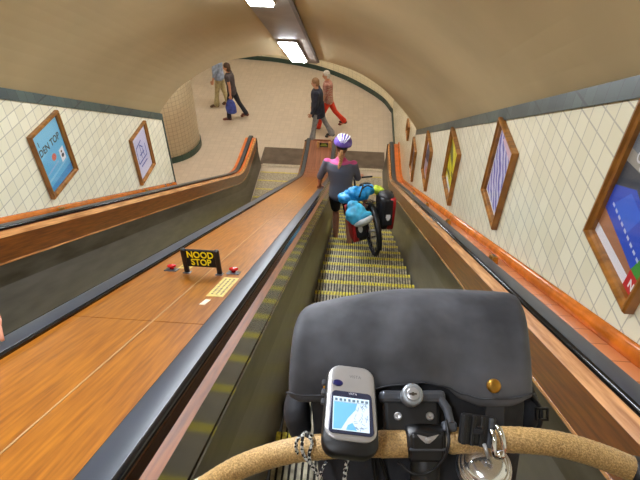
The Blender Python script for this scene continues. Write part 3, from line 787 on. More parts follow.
    if look.get('hair'):
        hmf = look['hair']
        def hairf(b_):
            add_ell(b_, hc+hu*.045*k-hf*.018*k, (.086*k,.1*k,.1*k), mtx=hm); add_ell(b_, hc-hu*.01*k-hf*.04*k, (.08*k,.07*k,.09*k), mtx=hm)
            if look.get('bob'): add_ell(b_, hc-hu*.05*k-hf*.035*k, (.088*k,.07*k,.09*k), mtx=hm)
        garment('hair', hairf, mat(name+'_hair', hmf, .7, noise=.2, nscale=60, bump=.3, bscale=90), .011, 1)
    return t, dict(V=V, hc=hc, hf=hf, hu=hu, hr=hr, hm=hm, k=k)
def walk(h=1.72, lean=.05, L=(.42,.12), R=(-.35,.35), aL=(-.3,.25), aR=(.35,.3), sh=.19, ab=.12, twist=.0):
    """leg = (thigh swing forward, knee bend); arm = (swing forward, elbow bend)"""
    k = h/1.72; th, sk = .425*k, .41*k; J = {}
    for s, a, (q, kb) in ((-1,'L',L),(1,'R',R)):
        hip = Vector((s*.095*k,0,0)); kn = hip+Vector((s*.005, math.sin(q)*th, -math.cos(q)*th)); an = kn+Vector((0, math.sin(q-kb)*sk, -math.cos(q-kb)*sk))
        pitch = -(q-kb)*.75 if q-kb < 0 else -(q-kb)*.6
        toe = an+Vector((s*.01, .15*k*math.cos(pitch), -.045*k-.12*k*math.sin(pitch)*(1 if q-kb < 0 else -1)*1))
        J['hip'+a], J['kn'+a], J['an'+a], J['toe'+a] = hip, kn, an, toe
    T_ = .5*k
    ch = Vector((0, math.sin(lean)*T_, math.cos(lean)*T_))
    for s, a, (q, eb) in ((-1,'L',aL),(1,'R',aR)):
        shp = ch+Vector((s*sh*k, 0, 0)); el = shp+Vector((s*math.sin(ab)*.29*k, math.sin(q)*.29*k, -math.cos(q)*.29*k)); wr = el+Vector((s*.01, math.sin(q+eb)*.25*k, -math.cos(q+eb)*.25*k))
        J['sh'+a], J['el'+a], J['wr'+a] = shp, el, wr
    J['neck'] = ch+Vector((0,.01,.075*k)); J['head'] = J['neck']+Vector((0,.03*k,.135*k))
    lowest = min(min(J['an'+a].z-.075*k, J['toe'+a].z-.032*k) for a in 'LR')
    for q in J: J[q] = J[q]+Vector((0,0,-lowest))
    return J
LEFT = PI/2            # facing -x
# two couples crossing the landing
J = walk(1.78, .04, (.2,.05), (-.12,.15), (.1,.2), (.9,.7), ab=.2); J['face'] = (-.3,1,0)
figure('person', (-4.12,14.62,0), LEFT, J, dict(skin=(206,150,120), top=(150,166,196), bottom=(172,160,122), shoe=(92,66,50), hair=(150,140,130), sleeve=.8, flare=.085, bulk=.035),
       'walker in pale blue shirt and khaki trousers with one arm held out, far left', h=1.78)
J = walk(1.66, .08, (.3,.25), (-.36,.15), (-.15,.15), (.1,.1))
figure('person', (-3.58,13.85,0), LEFT, J, dict(skin=(196,140,112), top=(74,66,70), bottom=(30,32,46), shoe=(110,60,50), hair=(74,54,40), sleeve=.18, bob=True, flare=.065, topname='top', bulk=.02),
       'dark haired walker in dark top and navy trousers carrying a blue bag', h=1.66)
Jb = J
J = walk(1.7, .05, (.38,.1), (-.46,.3), (.2,.3), (-.2,.3))
patt = wave_print('coral_pattern', (196,90,84), (214,196,180), 14, 6, c3=(120,70,70))
figure('person', (-.80,13.5,0), LEFT, J, dict(skin=(200,146,118), top=patt, bottom=(214,58,36), shoe=(96,50,42), hair=(190,186,180), sleeve=.4, flare=.075, topname='blouse', bulk=.025),
       'grey haired walker in patterned coral blouse and bright red trousers', h=1.7)
J = walk(1.76, .06, (.2,.05), (-.42,.1), (.05,.4), (-.05,.5))
figure('person', (-1.03,12.80,0), LEFT, J, dict(skin=(200,150,124), top=(40,46,66), bottom=(132,132,140), shoe=(40,38,40), hair=(138,104,74), sleeve=1, coat=True, flare=.085, topname='jacket', bulk=.045),
       'walker in navy jacket and grey trousers passing behind the end of the deck', h=1.74)
# blue carrier bag
wr = Matrix.Rotation(LEFT,3,'Z')@Jb['wrL']+Vector((-3.58,13.85,0))
cb_ = empty('carrier_bag', (wr.x-.02, wr.y, wr.z-.1)); tag(cb_, 'blue carrier bag hanging from the hand of the dark haired walker', 'bag')
bm = bmesh.new(); loft(bm, [((0,0,z), (1,0,0), (0,1,0), rx, ry) for z, rx, ry in ((-.44,.11,.05),(-.4,.15,.07),(-.25,.16,.075),(-.1,.12,.05),(-.02,.05,.02))], 20)
for v in bm.verts: v.co += Vector((random.uniform(-.01,.01), random.uniform(-.008,.008), 0))
obj('bag_body', bm, mat('blue_plastic', (58,74,160), .4, noise=.15, nscale=12, bump=.4, bscale=20), cb_, True)
bm = bmesh.new()
for s in (-1,1): add_tube(bm, smoothpts([(-.04,s*.015,-.05),(-.03,s*.012,.0),(0,s*.006,.035),(.03,s*.012,0),(.04,s*.015,-.05)], 4), .005, 6)
obj('handle', bm, FM((58,74,160)), cb_, True)

# ------------------------------------------------------------------ cyclist standing on the steps
ox, oy, oz = -.18, 6.1, 2.04
def W(x, y, z): return Vector((x-ox, y-oy, z-oz))
J = dict(hipL=W(-.245,6.14,2.95), hipR=W(-.06,6.10,2.96), knL=W(-.235,6.40,2.46), anL=W(-.22,6.36,1.93), toeL=W(-.23,6.51,1.866),
         knR=W(-.03,6.18,2.52), anR=W(-.0,5.99,2.14), toeR=W(.01,6.14,2.078), shL=W(-.37,6.22,3.415), shR=W(.0,6.18,3.42),
         elL=W(-.47,6.26,3.14), wrL=W(-.485,6.40,2.905), elR=W(.07,6.27,3.14), wrR=W(.11,6.47,3.03), neck=W(-.18,6.24,3.49), head=W(-.165,6.28,3.64), face=(.05,1,-.25))
J['handL'] = (Vector((-.1,.7,-.75)), Vector((1,.0,0)), Vector((0,-.6,-.6)), .6)
J['handR'] = (Vector((.1,1,-.2)), Vector((-1,0,0)), Vector((0,0,-1)), 1.1)
jersey, nt, b = new_mat('grey_pink_jersey')
tc = nt.nodes.new('ShaderNodeTexCoord'); sx_ = nt.nodes.new('ShaderNodeSeparateXYZ'); rp = nt.nodes.new('ShaderNodeValToRGB'); mr = nt.nodes.new('ShaderNodeMapRange')
nt.links.new(tc.outputs['Object'], sx_.inputs[0]); nt.links.new(sx_.outputs['Z'], mr.inputs[0]); mr.inputs[1].default_value = .8; mr.inputs[2].default_value = 1.5
nt.links.new(mr.outputs[0], rp.inputs[0]); nt.links.new(rp.outputs[0], b.inputs['Base Color']); b.inputs['Roughness'].default_value = .75
e = rp.color_ramp.elements; rp.color_ramp.interpolation = 'CONSTANT'
e[0].position = 0; e[0].color = lin((176,180,186)); e[1].position = .07; e[1].color = lin((92,97,112))
q = e.new(.866); q.color = lin((196,78,132))
cy, K_ = figure('person', (ox,oy,oz), 0, J, dict(skin=(176,122,94), top=jersey, bottom=(26,26,32), shoe=(60,56,56), hair=(120,84,54), sleeve=.5, leg=.42, topname='jersey', legname='cycling_shorts', bulk=.02, headscale=1.12),
       'cyclist seen from behind in grey and pink jersey and purple helmet, holding the loaded bike', h=1.66)
hc, hm, hu, hf = K_['hc'], K_['hm'], K_['hu'], K_['hf']
bm = bmesh.new(); add_ell(bm, hc+hu*.055-hf*.005, (.128,.15,.112), mtx=hm, u=28, v=18)
inv = hm.transposed()
gone = [v for v in bm.verts if (inv@(v.co-hc)).z < .015+.0*v.co.x]
bmesh.ops.delete(bm, geom=gone, context='VERTS')
hel = obj('helmet', bm, [mat('purple_helmet_shell', (112,88,186), .25, noise=.1, coat=.5)], cy, True)
so = hel.modifiers.new('s','SOLIDIFY'); so.thickness = .018; so.offset = -1
bm = bmesh.new()
for k in range(-2, 3):
    pts = []
    for j in range(9):
        a = -1.1+2.4*j/8; th = k*.33
        p = Vector((math.sin(th)*.130*math.cos(a), math.sin(-a)*.153, math.cos(a)*math.cos(th)*.114)); pts.append(hc+hu*.057-hf*.005+hm@p)
    add_tube(bm, pts, [.003,.007,.009,.010,.010,.010,.009,.007,.003], 6)
o = obj('helmet_rib', bm, FM((226,224,240), .3), hel, True)
bm = bmesh.new(); add_ell(bm, hc-hf*.115+hu*.01, (.075,.03,.034), mtx=hm); obj('rear_cradle', bm, M['black'], hel, True)
pony = smoothpts([hc-hf*.10-hu*.02, hc-hf*.135-hu*.07, hc-hf*.125-hu*.16+Vector((.01,0,0)), hc-hf*.13-hu*.25+Vector((.0,0,0)), hc-hf*.13-hu*.3+Vector((-.01,0,0))], 5)
bm = bmesh.new(); add_tube(bm, pony, lerp_list([.018,.03,.028,.022,.006], len(pony)), 10)
obj('ponytail', bm, mat('blond_hair', (178,130,78), .6, noise=.2, nscale=50, bump=.4, bscale=80), cy, True)

# ------------------------------------------------------------------ the loaded bicycle on the steps
SV = Vector((0,C30,-S30)); NV = Vector((0,.5,C30))
BW = Matrix.Translation((.345,5.165,line_z(5.165)+.004)) @ Matrix((Vector((1,0,0)), SV, NV)).transposed().to_4x4() @ Matrix.Rotation(.2,4,'Z') @ Matrix.Rotation(-.16,4,'Y')
bk = empty('touring_bicycle'); bk.matrix_world = BW; tag(bk, 'touring bicycle standing on the steps beside the cyclist, hung with bags', 'bicycle')
def wheel(y):
    b_ = bmesh.new(); R = .34; n = 48
    rings = []
    for i in range(n):
        a = 2*PI*i/n; c = Vector((0,math.cos(a),math.sin(a)))
        rings.append([b_.verts.new(Vector((math.cos(t)*.028,0,0))+c*(R-.026+math.sin(t)*.026)+Vector((0,y,R))) for t in [2*PI*j/10 for j in range(10)]])
    for i in range(n):
        for j in range(10): b_.faces.new((rings[i][j], rings[i][(j+1)%10], rings[(i+1)%n][(j+1)%10], rings[(i+1)%n][j]))
    w_ = obj('wheel', b_, M['black_soft'], bk, True)
    b_ = bmesh.new()
    for i in range(28):
        a = 2*PI*i/28; s = 1 if i % 2 else -1
        add_tube(b_, [(s*.03,y+math.cos(a+.3)*.02,R+math.sin(a+.3)*.02), (0,y+math.cos(a)*(R-.035),R+math.sin(a)*(R-.035))], .0013, 4)
    rings = []
    for i in range(n):
        a = 2*PI*i/n; c = Vector((0,math.cos(a),math.sin(a)))
        rings.append([b_.verts.new(Vector((dx,y,R))+c*(R-d)) for dx, d in ((-.012,.03),(.012,.03),(.012,.045),(-.012,.045))])
    for i in range(n):
        for j in range(4): b_.faces.new((rings[i][j], rings[i][(j+1)%4], rings[(i+1)%n][(j+1)%4], rings[(i+1)%n][j]))
    add_cyl(b_, (-.05,y,R), (.05,y,R), .02, seg=12)
    obj('rim_and_spokes', b_, M['silver'], w_, False)
wheel(0); wheel(1.04)
bm = bmesh.new(); R = .34
BB = (0,.43,.28); ST = (0,.28,.78); HT = (0,.9,.84); HB = (0,.93,.70)
for a_, b_, r in ((BB,ST,.015),(BB,HB,.018),(ST,HT,.014),(HT,HB,.02)): add_tube(bm, [a_,b_], r, 12)
for s in (-1,1): add_tube(bm, [(s*.02,.42,.28),(s*.06,0,R)], .009, 8); add_tube(bm, [(s*.015,.29,.74),(s*.06,0,R)], .008, 8)
obj('frame', bm, mat('dark_red_frame', (96,26,30), .3, coat=.5), bk, True)
bm = bmesh.new()
for s in (-1,1): add_tube(bm, [(s*.03,.935,.68),(s*.05,.96,.5),(s*.055,1.04,R)], [.014,.013,.009], 10)
obj('fork', bm, M['black'], bk, True)
bm = bmesh.new(); add_tube(bm, [(0,.28,.76),(0,.25,.9)], .013, 10); obj('seat_post', bm, M['silver'], bk, True)
bm = bmesh.new(); loft(bm, [((0,y,z), (1,0,0), (0,0,1), rx, ry) for y, z, rx, ry in ((.12,.93,.03,.015),(.15,.935,.075,.028),(.2,.93,.078,.03),(.28,.925,.045,.026),(.37,.92,.02,.02),(.4,.915,.01,.01))], 18); obj('saddle', bm, M['black'], bk, True)
bm = bmesh.new(); add_tube(bm, [(0,.89,.84),(0,.885,.93),(0,.95,.96)], .015, 10); add_tube(bm, smoothpts([(-.27,.88,.96),(-.16,.93,.96),(0,.95,.96),(.16,.93,.96),(.27,.88,.96)], 4), .013, 10); obj('handlebar', bm, M['black'], bk, True)
bm = bmesh.new()
for s in (-1,1):
    add_tube(bm, [(s*.065,-.2,.72),(s*.065,.2,.72)], .005, 8); add_tube(bm, [(s*.065,-.1,.72),(s*.068,.0,R)], .005, 8); add_tube(bm, [(s*.065,.1,.72),(s*.068,.0,R)], .005, 8)
for y in (-.2,-.07,.07,.2): add_tube(bm, [(-.065,y,.72),(.065,y,.72)], .005, 8)
obj('rear_rack', bm, M['black'], bk, True)
bm = bmesh.new(); n = 18
pr2 = [(-.036,.36),(-.028,.378),(0,.384),(.028,.378),(.036,.36),(.028,.372),(0,.378),(-.028,.372)]
rings = [[bm.verts.new((x, -math.cos(a)*r, R+math.sin(a)*r)) for x, r in pr2] for a in [(-.55+2.3*i/n) for i in range(n+1)]]
for i in range(n):
    for j in range(8): bm.faces.new((rings[i][j], rings[i][(j+1)%8], rings[i+1][(j+1)%8], rings[i+1][j]))
obj('mudguard', bm, M['black'], bk, True)
bm = bmesh.new(); add_cyl(bm, (.045,.43,.28), (.05,.43,.28), .09, seg=32)
for s in (-1,1): add_tube(bm, [(s*.06,.43,.28),(s*.075,.43+s*.1,.28-s*.13)], .01, 8); add_box(bm, (s*.12-.04,.43+s*.1-.03,.28-s*.13-.012), (s*.12+.04,.43+s*.1+.03,.28-s*.13+.012), .004)
obj('crankset', bm, M['gunmetal'], bk, False)
def bikepart(name, mt, label, cat, group=None):
    t = empty(name); t.matrix_world = BW@mt; tag(t, label, cat, group); return t
RB = mat('red_pannier_cloth', (176,32,34), .5, noise=.12, nscale=20); BB_ = mat('black_pannier_cloth', (28,28,32), .5, noise=.2, nscale=20)
def pannier(s, mt, label):
    t = bikepart('pannier', mt, label, 'bag', 'panniers on the rear rack')
    def shell(x0, x1, grow=0):
        b_ = bmesh.new(); R_ = []
        for z, hy, yo in ((-.17,.09,.0),(-.15,.115,.0),(-.05,.14,.0),(.08,.155,.0),(.17,.16,.0),(.2,.15,.0)):
            R_.append([b_.verts.new((x0+(x1-x0)*(.5+.5*c_), yo+sn*(hy+grow), z)) for c_, sn in [(max(-1,min(1,1.3*math.cos(a))), max(-1,min(1,1.3*math.sin(a)))) for a in [2*PI*i/24 for i in range(24)]]])
        for i in range(len(R_)-1):
            for k_ in range(24): b_.faces.new((R_[i][k_], R_[i][(k_+1)%24], R_[i+1][(k_+1)%24], R_[i+1][k_]))
        b_.faces.new(R_[0][::-1]); b_.faces.new(R_[-1]); return b_
    obj('side_panel', shell(-.075,.02) if s > 0 else shell(-.02,.075), BB_, t, True)
    obj('outer_panel', shell(.02,.085,.003) if s > 0 else shell(-.085,-.02,.003), RB, t, True)
    b_ = bmesh.new(); add_tube(b_, [(-.07,0,.2),(.07,0,.2)], [.045,.045], 14); add_ell(b_, (0,0,.2), (.09,.14,.05)); obj('roll_top', b_, BB_, t, True)
    b_ = bmesh.new(); add_box(b_, (-.05,-.168,-.1), (.05,-.128,.19), .012); obj('rear_face', b_, BB_, t, False)
    b_ = bmesh.new(); pts = [(-.022,.03),(.022,.03),(.026,.0),(.016,-.03),(0,-.042),(-.016,-.03),(-.026,0)]
    f0 = [b_.verts.new((x,-.1685,z)) for x, z in pts]; f1 = [b_.verts.new((x,-.1705,z)) for x, z in pts]; b_.faces.new(f1); b_.faces.new(f0[::-1])
    for i in range(7): b_.faces.new((f0[i],f0[(i+1)%7],f1[(i+1)%7],f1[i]))
    e_ = obj('reflector_emblem', b_, FM((226,228,232), .3), t, False); e_['label'] = 'pale shield shaped reflector'
    return t
pannier(1, Matrix.Diagonal((1,1,1,1))@Matrix.Translation((.17,-.05,.57))@Matrix.Scale(1.16,4)@Matrix.Rotation(.12,4,'Y')@Matrix.Rotation(.2,4,'X'), 'black and red pannier right of the rear wheel with a pale shield emblem')
pannier(-1, Matrix.Translation((-.20,-.02,.46))@Matrix.Scale(1.16,4)@Matrix.Rotation(-.1,4,'Y')@Matrix.Rotation(.2,4,'X'), 'red and black pannier left of the rear wheel, half under the blue sack')
def lump(name, parts, m, t, vox=.012, amp=.012, sc=9, sm=2, parent=None):
    b_ = bmesh.new()
    for c_, r, e_ in parts: add_ell(b_, c_, r, mtx=Euler(e_).to_matrix(), u=18, v=12)
    o = obj(name, b_, m, parent or t, True); remesh(o, vox, sm)
    from mathutils import noise as N_
    for v in o.data.vertices:
        p = v.co*sc; v.co = v.co+v.normal*(amp*N_.noise(p)+amp*.5*N_.noise(p*2.3))
    return o
BL = mat('bright_blue_nylon', (40,150,216), .35, noise=.15, nscale=12, bump=.35, bscale=24); GR = mat('grey_sack_base', (196,204,206), .5, noise=.06)
t = bikepart('blue_sack', Matrix.Translation((-.14,-.02,.85))@Matrix.Scale(1.12,4), 'bright blue nylon sack strapped across the rear rack', 'bag')
lump('sack_body', [((0,.02,0),(.17,.12,.085),(0,0,.1)),((-.15,.0,-.03),(.1,.08,.06),(0,.3,0)),((.1,.03,.02),(.1,.1,.07),(0,0,0))], BL, t, amp=.03, sc=12)
bm = bmesh.new(); add_tube(bm, smoothpts([(-.02,-.11,-.03),(.03,-.1,.07),(.07,.03,.1),(.1,.14,.03)], 5), .009, 8); add_tube(bm, smoothpts([(.02,-.1,.06),(.1,-.06,.085),(.17,-.02,.05)], 5), .009, 8); obj('strap', bm, M['black'], t, True)
t = bikepart('stuff_sack', Matrix.Translation((-.22,-.22,.60))@Matrix.Scale(1.08,4)@Matrix.Rotation(-.3,4,'Y')@Matrix.Rotation(-.2,4,'X'), 'plump sky blue sack with pale grey base hanging behind the rack', 'bag')
SKY = mat('sky_blue_nylon', (74,184,236), .35, noise=.15, nscale=9, bump=.3, bscale=20)
lump('sack_body', [((0,0,.03),(.13,.1,.11),(0,0,0)),((0,0,.13),(.07,.06,.06),(0,0,0)),((.03,0,-.04),(.14,.1,.07),(0,0,0))], SKY, t, amp=.016, sc=11)
lump('grey_base', [((.04,-.012,-.085),(.128,.1,.052),(0,0,0))], GR, t, amp=.008)
t = bikepart('rain_cover', Matrix.Translation((.13,.0,.86)), 'lime yellow folded rain cover tucked beside the blue sack', 'cover')
lump('folded_cloth', [((0,0,0),(.085,.09,.06),(0,.3,0)),((.04,.02,-.02),(.06,.08,.05),(0,.6,0))], mat('lime_cloth', (196,220,60), .5, noise=.1, bump=.3), t, amp=.02, sc=16)

# ------------------------------------------------------------------ rider coming up on the left, only a sleeve and fingertips in frame
J = walk(1.7, .0, (.1,.2), (.1,.2))
px_, py_, pz_ = -1.80, 1.2, base(1.2)
def U(x, y, z): return Vector((-(x-px_), -(y-py_), z-pz_))
J['shL'] = J['shL']; 
lz = J['shL'].z
J['elL'] = U(-1.42,1.30,6.13); J['wrL'] = U(-1.205,1.10,5.985)
J['handL'] = (U(-1.145,.99,5.93)-J['wrL'], Vector((.7,.6,.1)), Vector((0,0,-1)), .35)
figure('person', (px_,py_,pz_), PI, J, dict(skin=(222,160,134), top=(176,190,160), bottom=(50,52,60), shoe=(40,38,36), hair=(90,70,56), sleeve=.97, flare=.06, topname='shirt'),
       'person at the left edge, pale green sleeve, hand on the black rail', h=1.7)

# ------------------------------------------------------------------ small stand at the end of the deck
t = empty('stop_stand', (-.80, 11.0, base(11)+.8175)); tag(t, 'little brown wooden stand with a dark sign at the far end of the deck', 'stand')
bm = bmesh.new(); add_box(bm, (-.2,.05,.16), (.22,.09,.19), .004); obj('top_bar', bm, M['deck_dark'], t)
for x in (-.08,.2):
    bm = bmesh.new(); add_box(bm, (x-.03,.0,0), (x+.03,.05,.16), .005); obj('post', bm, mat('pale_wood', (190,150,96), .5, noise=.12), t)
bm = bmesh.new(); add_box(bm, (-.04,-.005,.03), (.16,.01,.14), .003); s_ = obj('sign_board', bm, M['black'], t)
bm = bmesh.new(); add_box(bm, (-.02,-.0065,.06), (.14,-.0052,.085)); add_box(bm, (.0,-.0065,.1), (.12,-.0052,.122)); obj('sign_marks', bm, FM((150,170,60)), s_)

# ------------------------------------------------------------------ the photographer's bicycle
def K(px, py, d): return EYE+(Xc*((px-320)/F_PX)-Uc*((py-240)/F_PX)+Fc)*d
CB = Matrix((Xc, Uc, -Fc)).transposed()
org = K(425,442,.64)
bike = empty('bicycle', org); tag(bike, 'bicycle of the photographer, cork wrapped handlebar across the foreground', 'bicycle')
bar_px = [(120,540,.76),(165,511,.74),(205,487,.72),(240,467,.695),(285,452,.67),(330,446,.65),(380,444,.64),(425,443,.64),(470,440,.64),(520,440,.64),(562,445,.645),(600,456,.65),(632,469,.655),(670,486,.66),(700,505,.67)]
bar = smoothpts([K(*p) for p in bar_px], 6)
wr_rad = .0152
bm = bmesh.new()
def rng(a, b): return [p for i, p in enumerate(bar) if a*6 <= i <= b*6]
add_tube(bm, rng(0,14), .0125, 16); wobj('handlebar', bm, M['silver'], bike)
def wrapseg(a, b):
    pts = rng(a, b); bm = bmesh.new(); fine = []
    for p, q in zip(pts, pts[1:]): fine += [p.lerp(q, i/3) for i in range(3)]
    fine.append(pts[-1]); rad = []
    for i in range(len(fine)): rad.append(wr_rad+.0007*((i*.37)%1.0))
    rad[0] *= .93; rad[-1] *= .93
    add_tube(bm, fine, rad, 20); return wobj('bar_tape', bm, M['cork'], bike)
wrapseg(1.0, 6.5); wrapseg(6.75+.6, 12.05)
bm = bmesh.new(); p = rng(5.9, 6.9); add_tube(bm, p, [.0165]*len(p), 18); wobj('bar_tape', bm, M['cork'], bike)
# end band of the left wrap and the hoods
bm = bmesh.new(); p = rng(1.2,2.15); add_tube(bm, p, [.0158]*len(p), 18); wobj('finishing_tape', bm, FM((226,214,184), .4), bike)
bm = bmesh.new(); add_tube(bm, smoothpts([K(630,470,.655),K(646,474,.65),K(672,478,.63),K(700,470,.6)], 4), [.0165]+[.019]*11+[.015], 16); wobj('brake_hood', bm, M['black'], bike)
bm = bmesh.new(); add_tube(bm, smoothpts([K(172,508,.735),K(155,520,.73),K(130,528,.7),K(105,520,.67)], 4), [.0165]+[.019]*11+[.015], 16); wobj('brake_hood', bm, M['black'], bike)
# stem and clamp
bm = bmesh.new(); add_tube(bm, [K(425,448,.645), K(424,520,.70), K(423,600,.74)], [.018,.019,.02], 20); wobj('stem', bm, M['black'], bike)
cc = K(424,441,.64)
bm = bmesh.new()
mt = Matrix.Translation(cc)@CB.to_4x4()
loft(bm, [(mt@Vector((x,0,0)), mt.to_3x3()@Vector((0,1,0)), mt.to_3x3()@Vector((0,0,1)), r, r) for x, r in ((-.0235,.0165),(-.021,.0195),(-.008,.0205),(.008,.0205),(.021,.0195),(.0235,.0165))], 24)
st = wobj('stem_clamp', bm, M['black'], bike)
bm = bmesh.new(); add_box(bm, (-.020,-.018,.012), (.020,.0165,.0225), .004, mtx=mt); wobj('face_plate', bm, M['black'], bike, False)
bm = bmesh.new()
m2 = mt@Matrix.Translation((0,.0095,.0222))
for s in (-1,1): poly(bm, [m2@Vector((s*x,y,.0006)) for x, y in ((.001,.004),(.013,.007),(.009,.002),(.002,-.004))])
add_lathe(bm, [(.0035,0),(.0035,.002),(.0025,.0028),(.0001,.003)], m2, 14)
wobj('winged_badge', bm, M['silver'], bike, False)
bm = bmesh.new(); add_box(bm, (-.0215,-.0035,.019), (.0215,-.0005,.0232), .001, mtx=mt); wobj('clamp_seam', bm, M['gunmetal'], bike, False)
bm = bmesh.new(); add_tube(bm, [K(424,500,.74), K(418,640,.86)], [.024,.026], 20); wobj('head_tube', bm, M['black'], bike)
# cable loop round the stem
def cable(pts, r, m, name='cable', par=None):
    bm = bmesh.new(); add_tube(bm, smoothpts(pts, 6), r, 8); return wobj(name, bm, m, par or bike)
cable([K(446,420,.63),K(449,440,.615),K(444,458,.615),K(430,472,.62),K(414,474,.62),K(398,462,.63)], .0018, M['black'])
cable([K(386,425,.66),K(378,445,.665),K(384,470,.68),K(396,500,.7)], .0026, M['black'])
cable([K(505,470,.68),K(470,485,.69),K(440,490,.70)], .0026, M['black'])
cable([K(372,452,.66),K(376,480,.68),K(380,520,.7)], .003, M['black'])

# handlebar bag bracket with lock
hb = empty('bag_bracket', K(412,410,.65)); tag(hb, 'black handlebar bag bracket with round grey key lock, in front of the stem', 'bracket')
mk = Matrix.Translation(K(415,408,.655))@CB.to_4x4()@Matrix.Rotation(-.35,4,'X')
bm = bmesh.new(); add_box(bm, (-.040,-.030,-.012), (.030,.012,.006), .005, mtx=mk); wobj('bracket_body', bm, M['black'], hb, False)
bm = bmesh.new(); add_box(bm, (-.044,.006,-.016), (.038,.021,.010), .005, mtx=mk); wobj('top_plate', bm, M['gunmetal'], hb, False)
bm = bmesh.new()
add_tube(bm, [mk@Vector(p) for p in ((.030,.014,.004),(.038,-.002,.010),(.040,-.018,.014))], [.0055,.0055,.005], 10)
add_box(bm, (.029,-.028,.006), (.047,-.016,.018), .003, mtx=mk)
wobj('release_lever', bm, M['gunmetal'], hb, False)
ml = Matrix.Translation(K(412,395,.635))@CB.to_4x4()@Matrix.Rotation(-.45,4,'X')
bm = bmesh.new(); add_lathe(bm, [(.0118,-.016),(.0128,-.012),(.0132,.0),(.0132,.004),(.012,.006),(.009,.0066),(.0001,.0066)], ml, 32); lk = wobj('lock_barrel', bm, M['lockgrey'], hb)
bm = bmesh.new(); add_lathe(bm, [(.0078,.006),(.0078,.0073),(.0068,.0078),(.0001,.0078)], ml, 24); wobj('key_plug', bm, M['silver'], lk)
bm = bmesh.new(); add_box(bm, (-.0046,-.0011,.0076), (.0046,.0011,.0082), mtx=ml); add_box(bm, (-.0016,-.002,.0076), (.0016,.002,.0082), mtx=ml); wobj('key_slot', bm, FM((60,50,40)), lk, False)
for x in (398,430):
    bm = bmesh.new(); m3 = Matrix.Translation(K(x,416,.645))@CB.to_4x4()@Matrix.Rotation(-.5,4,'X'); add_lathe(bm, [(.005,-.006),(.005,.0),(.0045,.0015),(.0022,.0016),(.002,.0004),(.0001,.0004)], m3, 16); wobj('bolt', bm, M['silver'], hb)

# handlebar bag
HBO = K(412,370,.72)
bag = empty('handlebar_bag', HBO); tag(bag, 'charcoal waxed canvas handlebar bag with brass stud, in front of the cork wrapped bar', 'bag')
def bag_surface():
    # lid profile at the centre: (image row, depth); scaled sideways with rounding of the ends
    prof = [(352,.90),(322,.885),(302,.85),(292.5,.80),(290,.765),(294,.73),(306,.705),(325,.688),(348,.677),(368,.671),(384,.669)]
    nx = 44; bm = bmesh.new(); rows = []
    for i in range(nx+1):
        u = -1+2*i/nx
        row = []
        for j, (v, d) in enumerate(prof):
            t = j/(len(prof)-1)
            # half width in metres and centre
            hw = .1605 if j < 4 else .1605+.0003*(j-4)
            P0 = K(410,v,d)
            x = u*hw
            # rounded corners: drop and pull in near the ends
            e = max(0,(abs(u)-.88)/.12); rd = 1-math.sqrt(max(0,1-e*e))
            cen = K(412,390,.785)
            p = P0+Xc*x
            p = p+(cen-P0).normalized()*rd*.016
            # gentle sag and waves
            wv = .0035*math.sin(u*5.2+t*3)+.002*math.sin(u*11+1)
            up = Uc*( .004*math.cos(u*1.6) - .023*(max(0,-u)**1.5) - .003*max(0,u)**2)*max(.0,min(1,(9.5-j)/5))
            p = p+up+(-Fc)*wv*(t)
            row.append(p)
        # flap: lower edge dips towards both ends, arches over the bracket
        FL = [(-1,396),(-.85,404),(-.6,402),(-.35,392),(-.1,383),(.1,381),(.28,388),(.42,401),(.55,407),(.8,406),(1,396)]
        for (ua,va),(ub,vb) in zip(FL, FL[1:]):
            if ua <= u <= ub: q_ = (u-ua)/(ub-ua); q_ = q_*q_*(3-2*q_); tgt = va+(vb-va)*q_
        last = row[-1]; drop = (tgt-384)/F_PX*.669
        if drop < 0:
            for j in range(7, len(row)): row[j] = row[j]-Uc*drop*(j-6)/4
            row.append(row[-1]-Uc*.0012); row.append(row[-1]-Uc*.0012+Fc*.002)
        else: row.append(last-Uc*(drop*.6+.0006)); row.append(last-Uc*(drop+.0012)+Fc*.001)
        rows.append(row)
    V = [[bm.verts.new(p) for p in r] for r in rows]
    for i in range(nx):
        for j in range(len(rows[0])-1): bm.faces.new((V[i][j], V[i+1][j], V[i+1][j+1], V[i][j+1]))
    # end walls of the lid
    for row in (V[0], V[-1]):
        cpt = bm.verts.new(K(410,385,.775)+Xc*(.1585 if row is V[-1] else -.1585)*.985)
        for j in range(len(row)-1): bm.faces.new((row[j], row[j+1], cpt))
    return bm
lid = wobj('lid', bag_surface(), M['bag'], bag)
so = lid.modifiers.new('s','SOLIDIFY'); so.thickness = .004; so.offset = -1
ss = lid.modifiers.new('u','SUBSURF'); ss.levels = 1; ss.render_levels = 1
bm = bmesh.new(); rr = []
for z, rx, ry, d in ((340,.135,.072,.785),(365,.148,.088,.785),(395,.150,.096,.785),(430,.146,.094,.785),(470,.138,.09,.785),(500,.128,.082,.785),(512,.11,.07,.785)):
    c = K(412,z,d); n_ = 40
    rr.append([bm.verts.new(c+Xc*rx*max(-1,min(1,1.18*math.cos(2*PI*i/n_)))+(-Fc)*ry*max(-1,min(1,1.12*math.sin(2*PI*i/n_)))) for i in range(n_)])
for a_, b_ in zip(rr, rr[1:]):
    for i in range(40): bm.faces.new((a_[i], a_[(i+1)%40], b_[(i+1)%40], b_[i]))
bm.faces.new(rr[0][::-1]); bm.faces.new(rr[-1])
wobj('bag_body', bm, M['bag_dark'], bag)
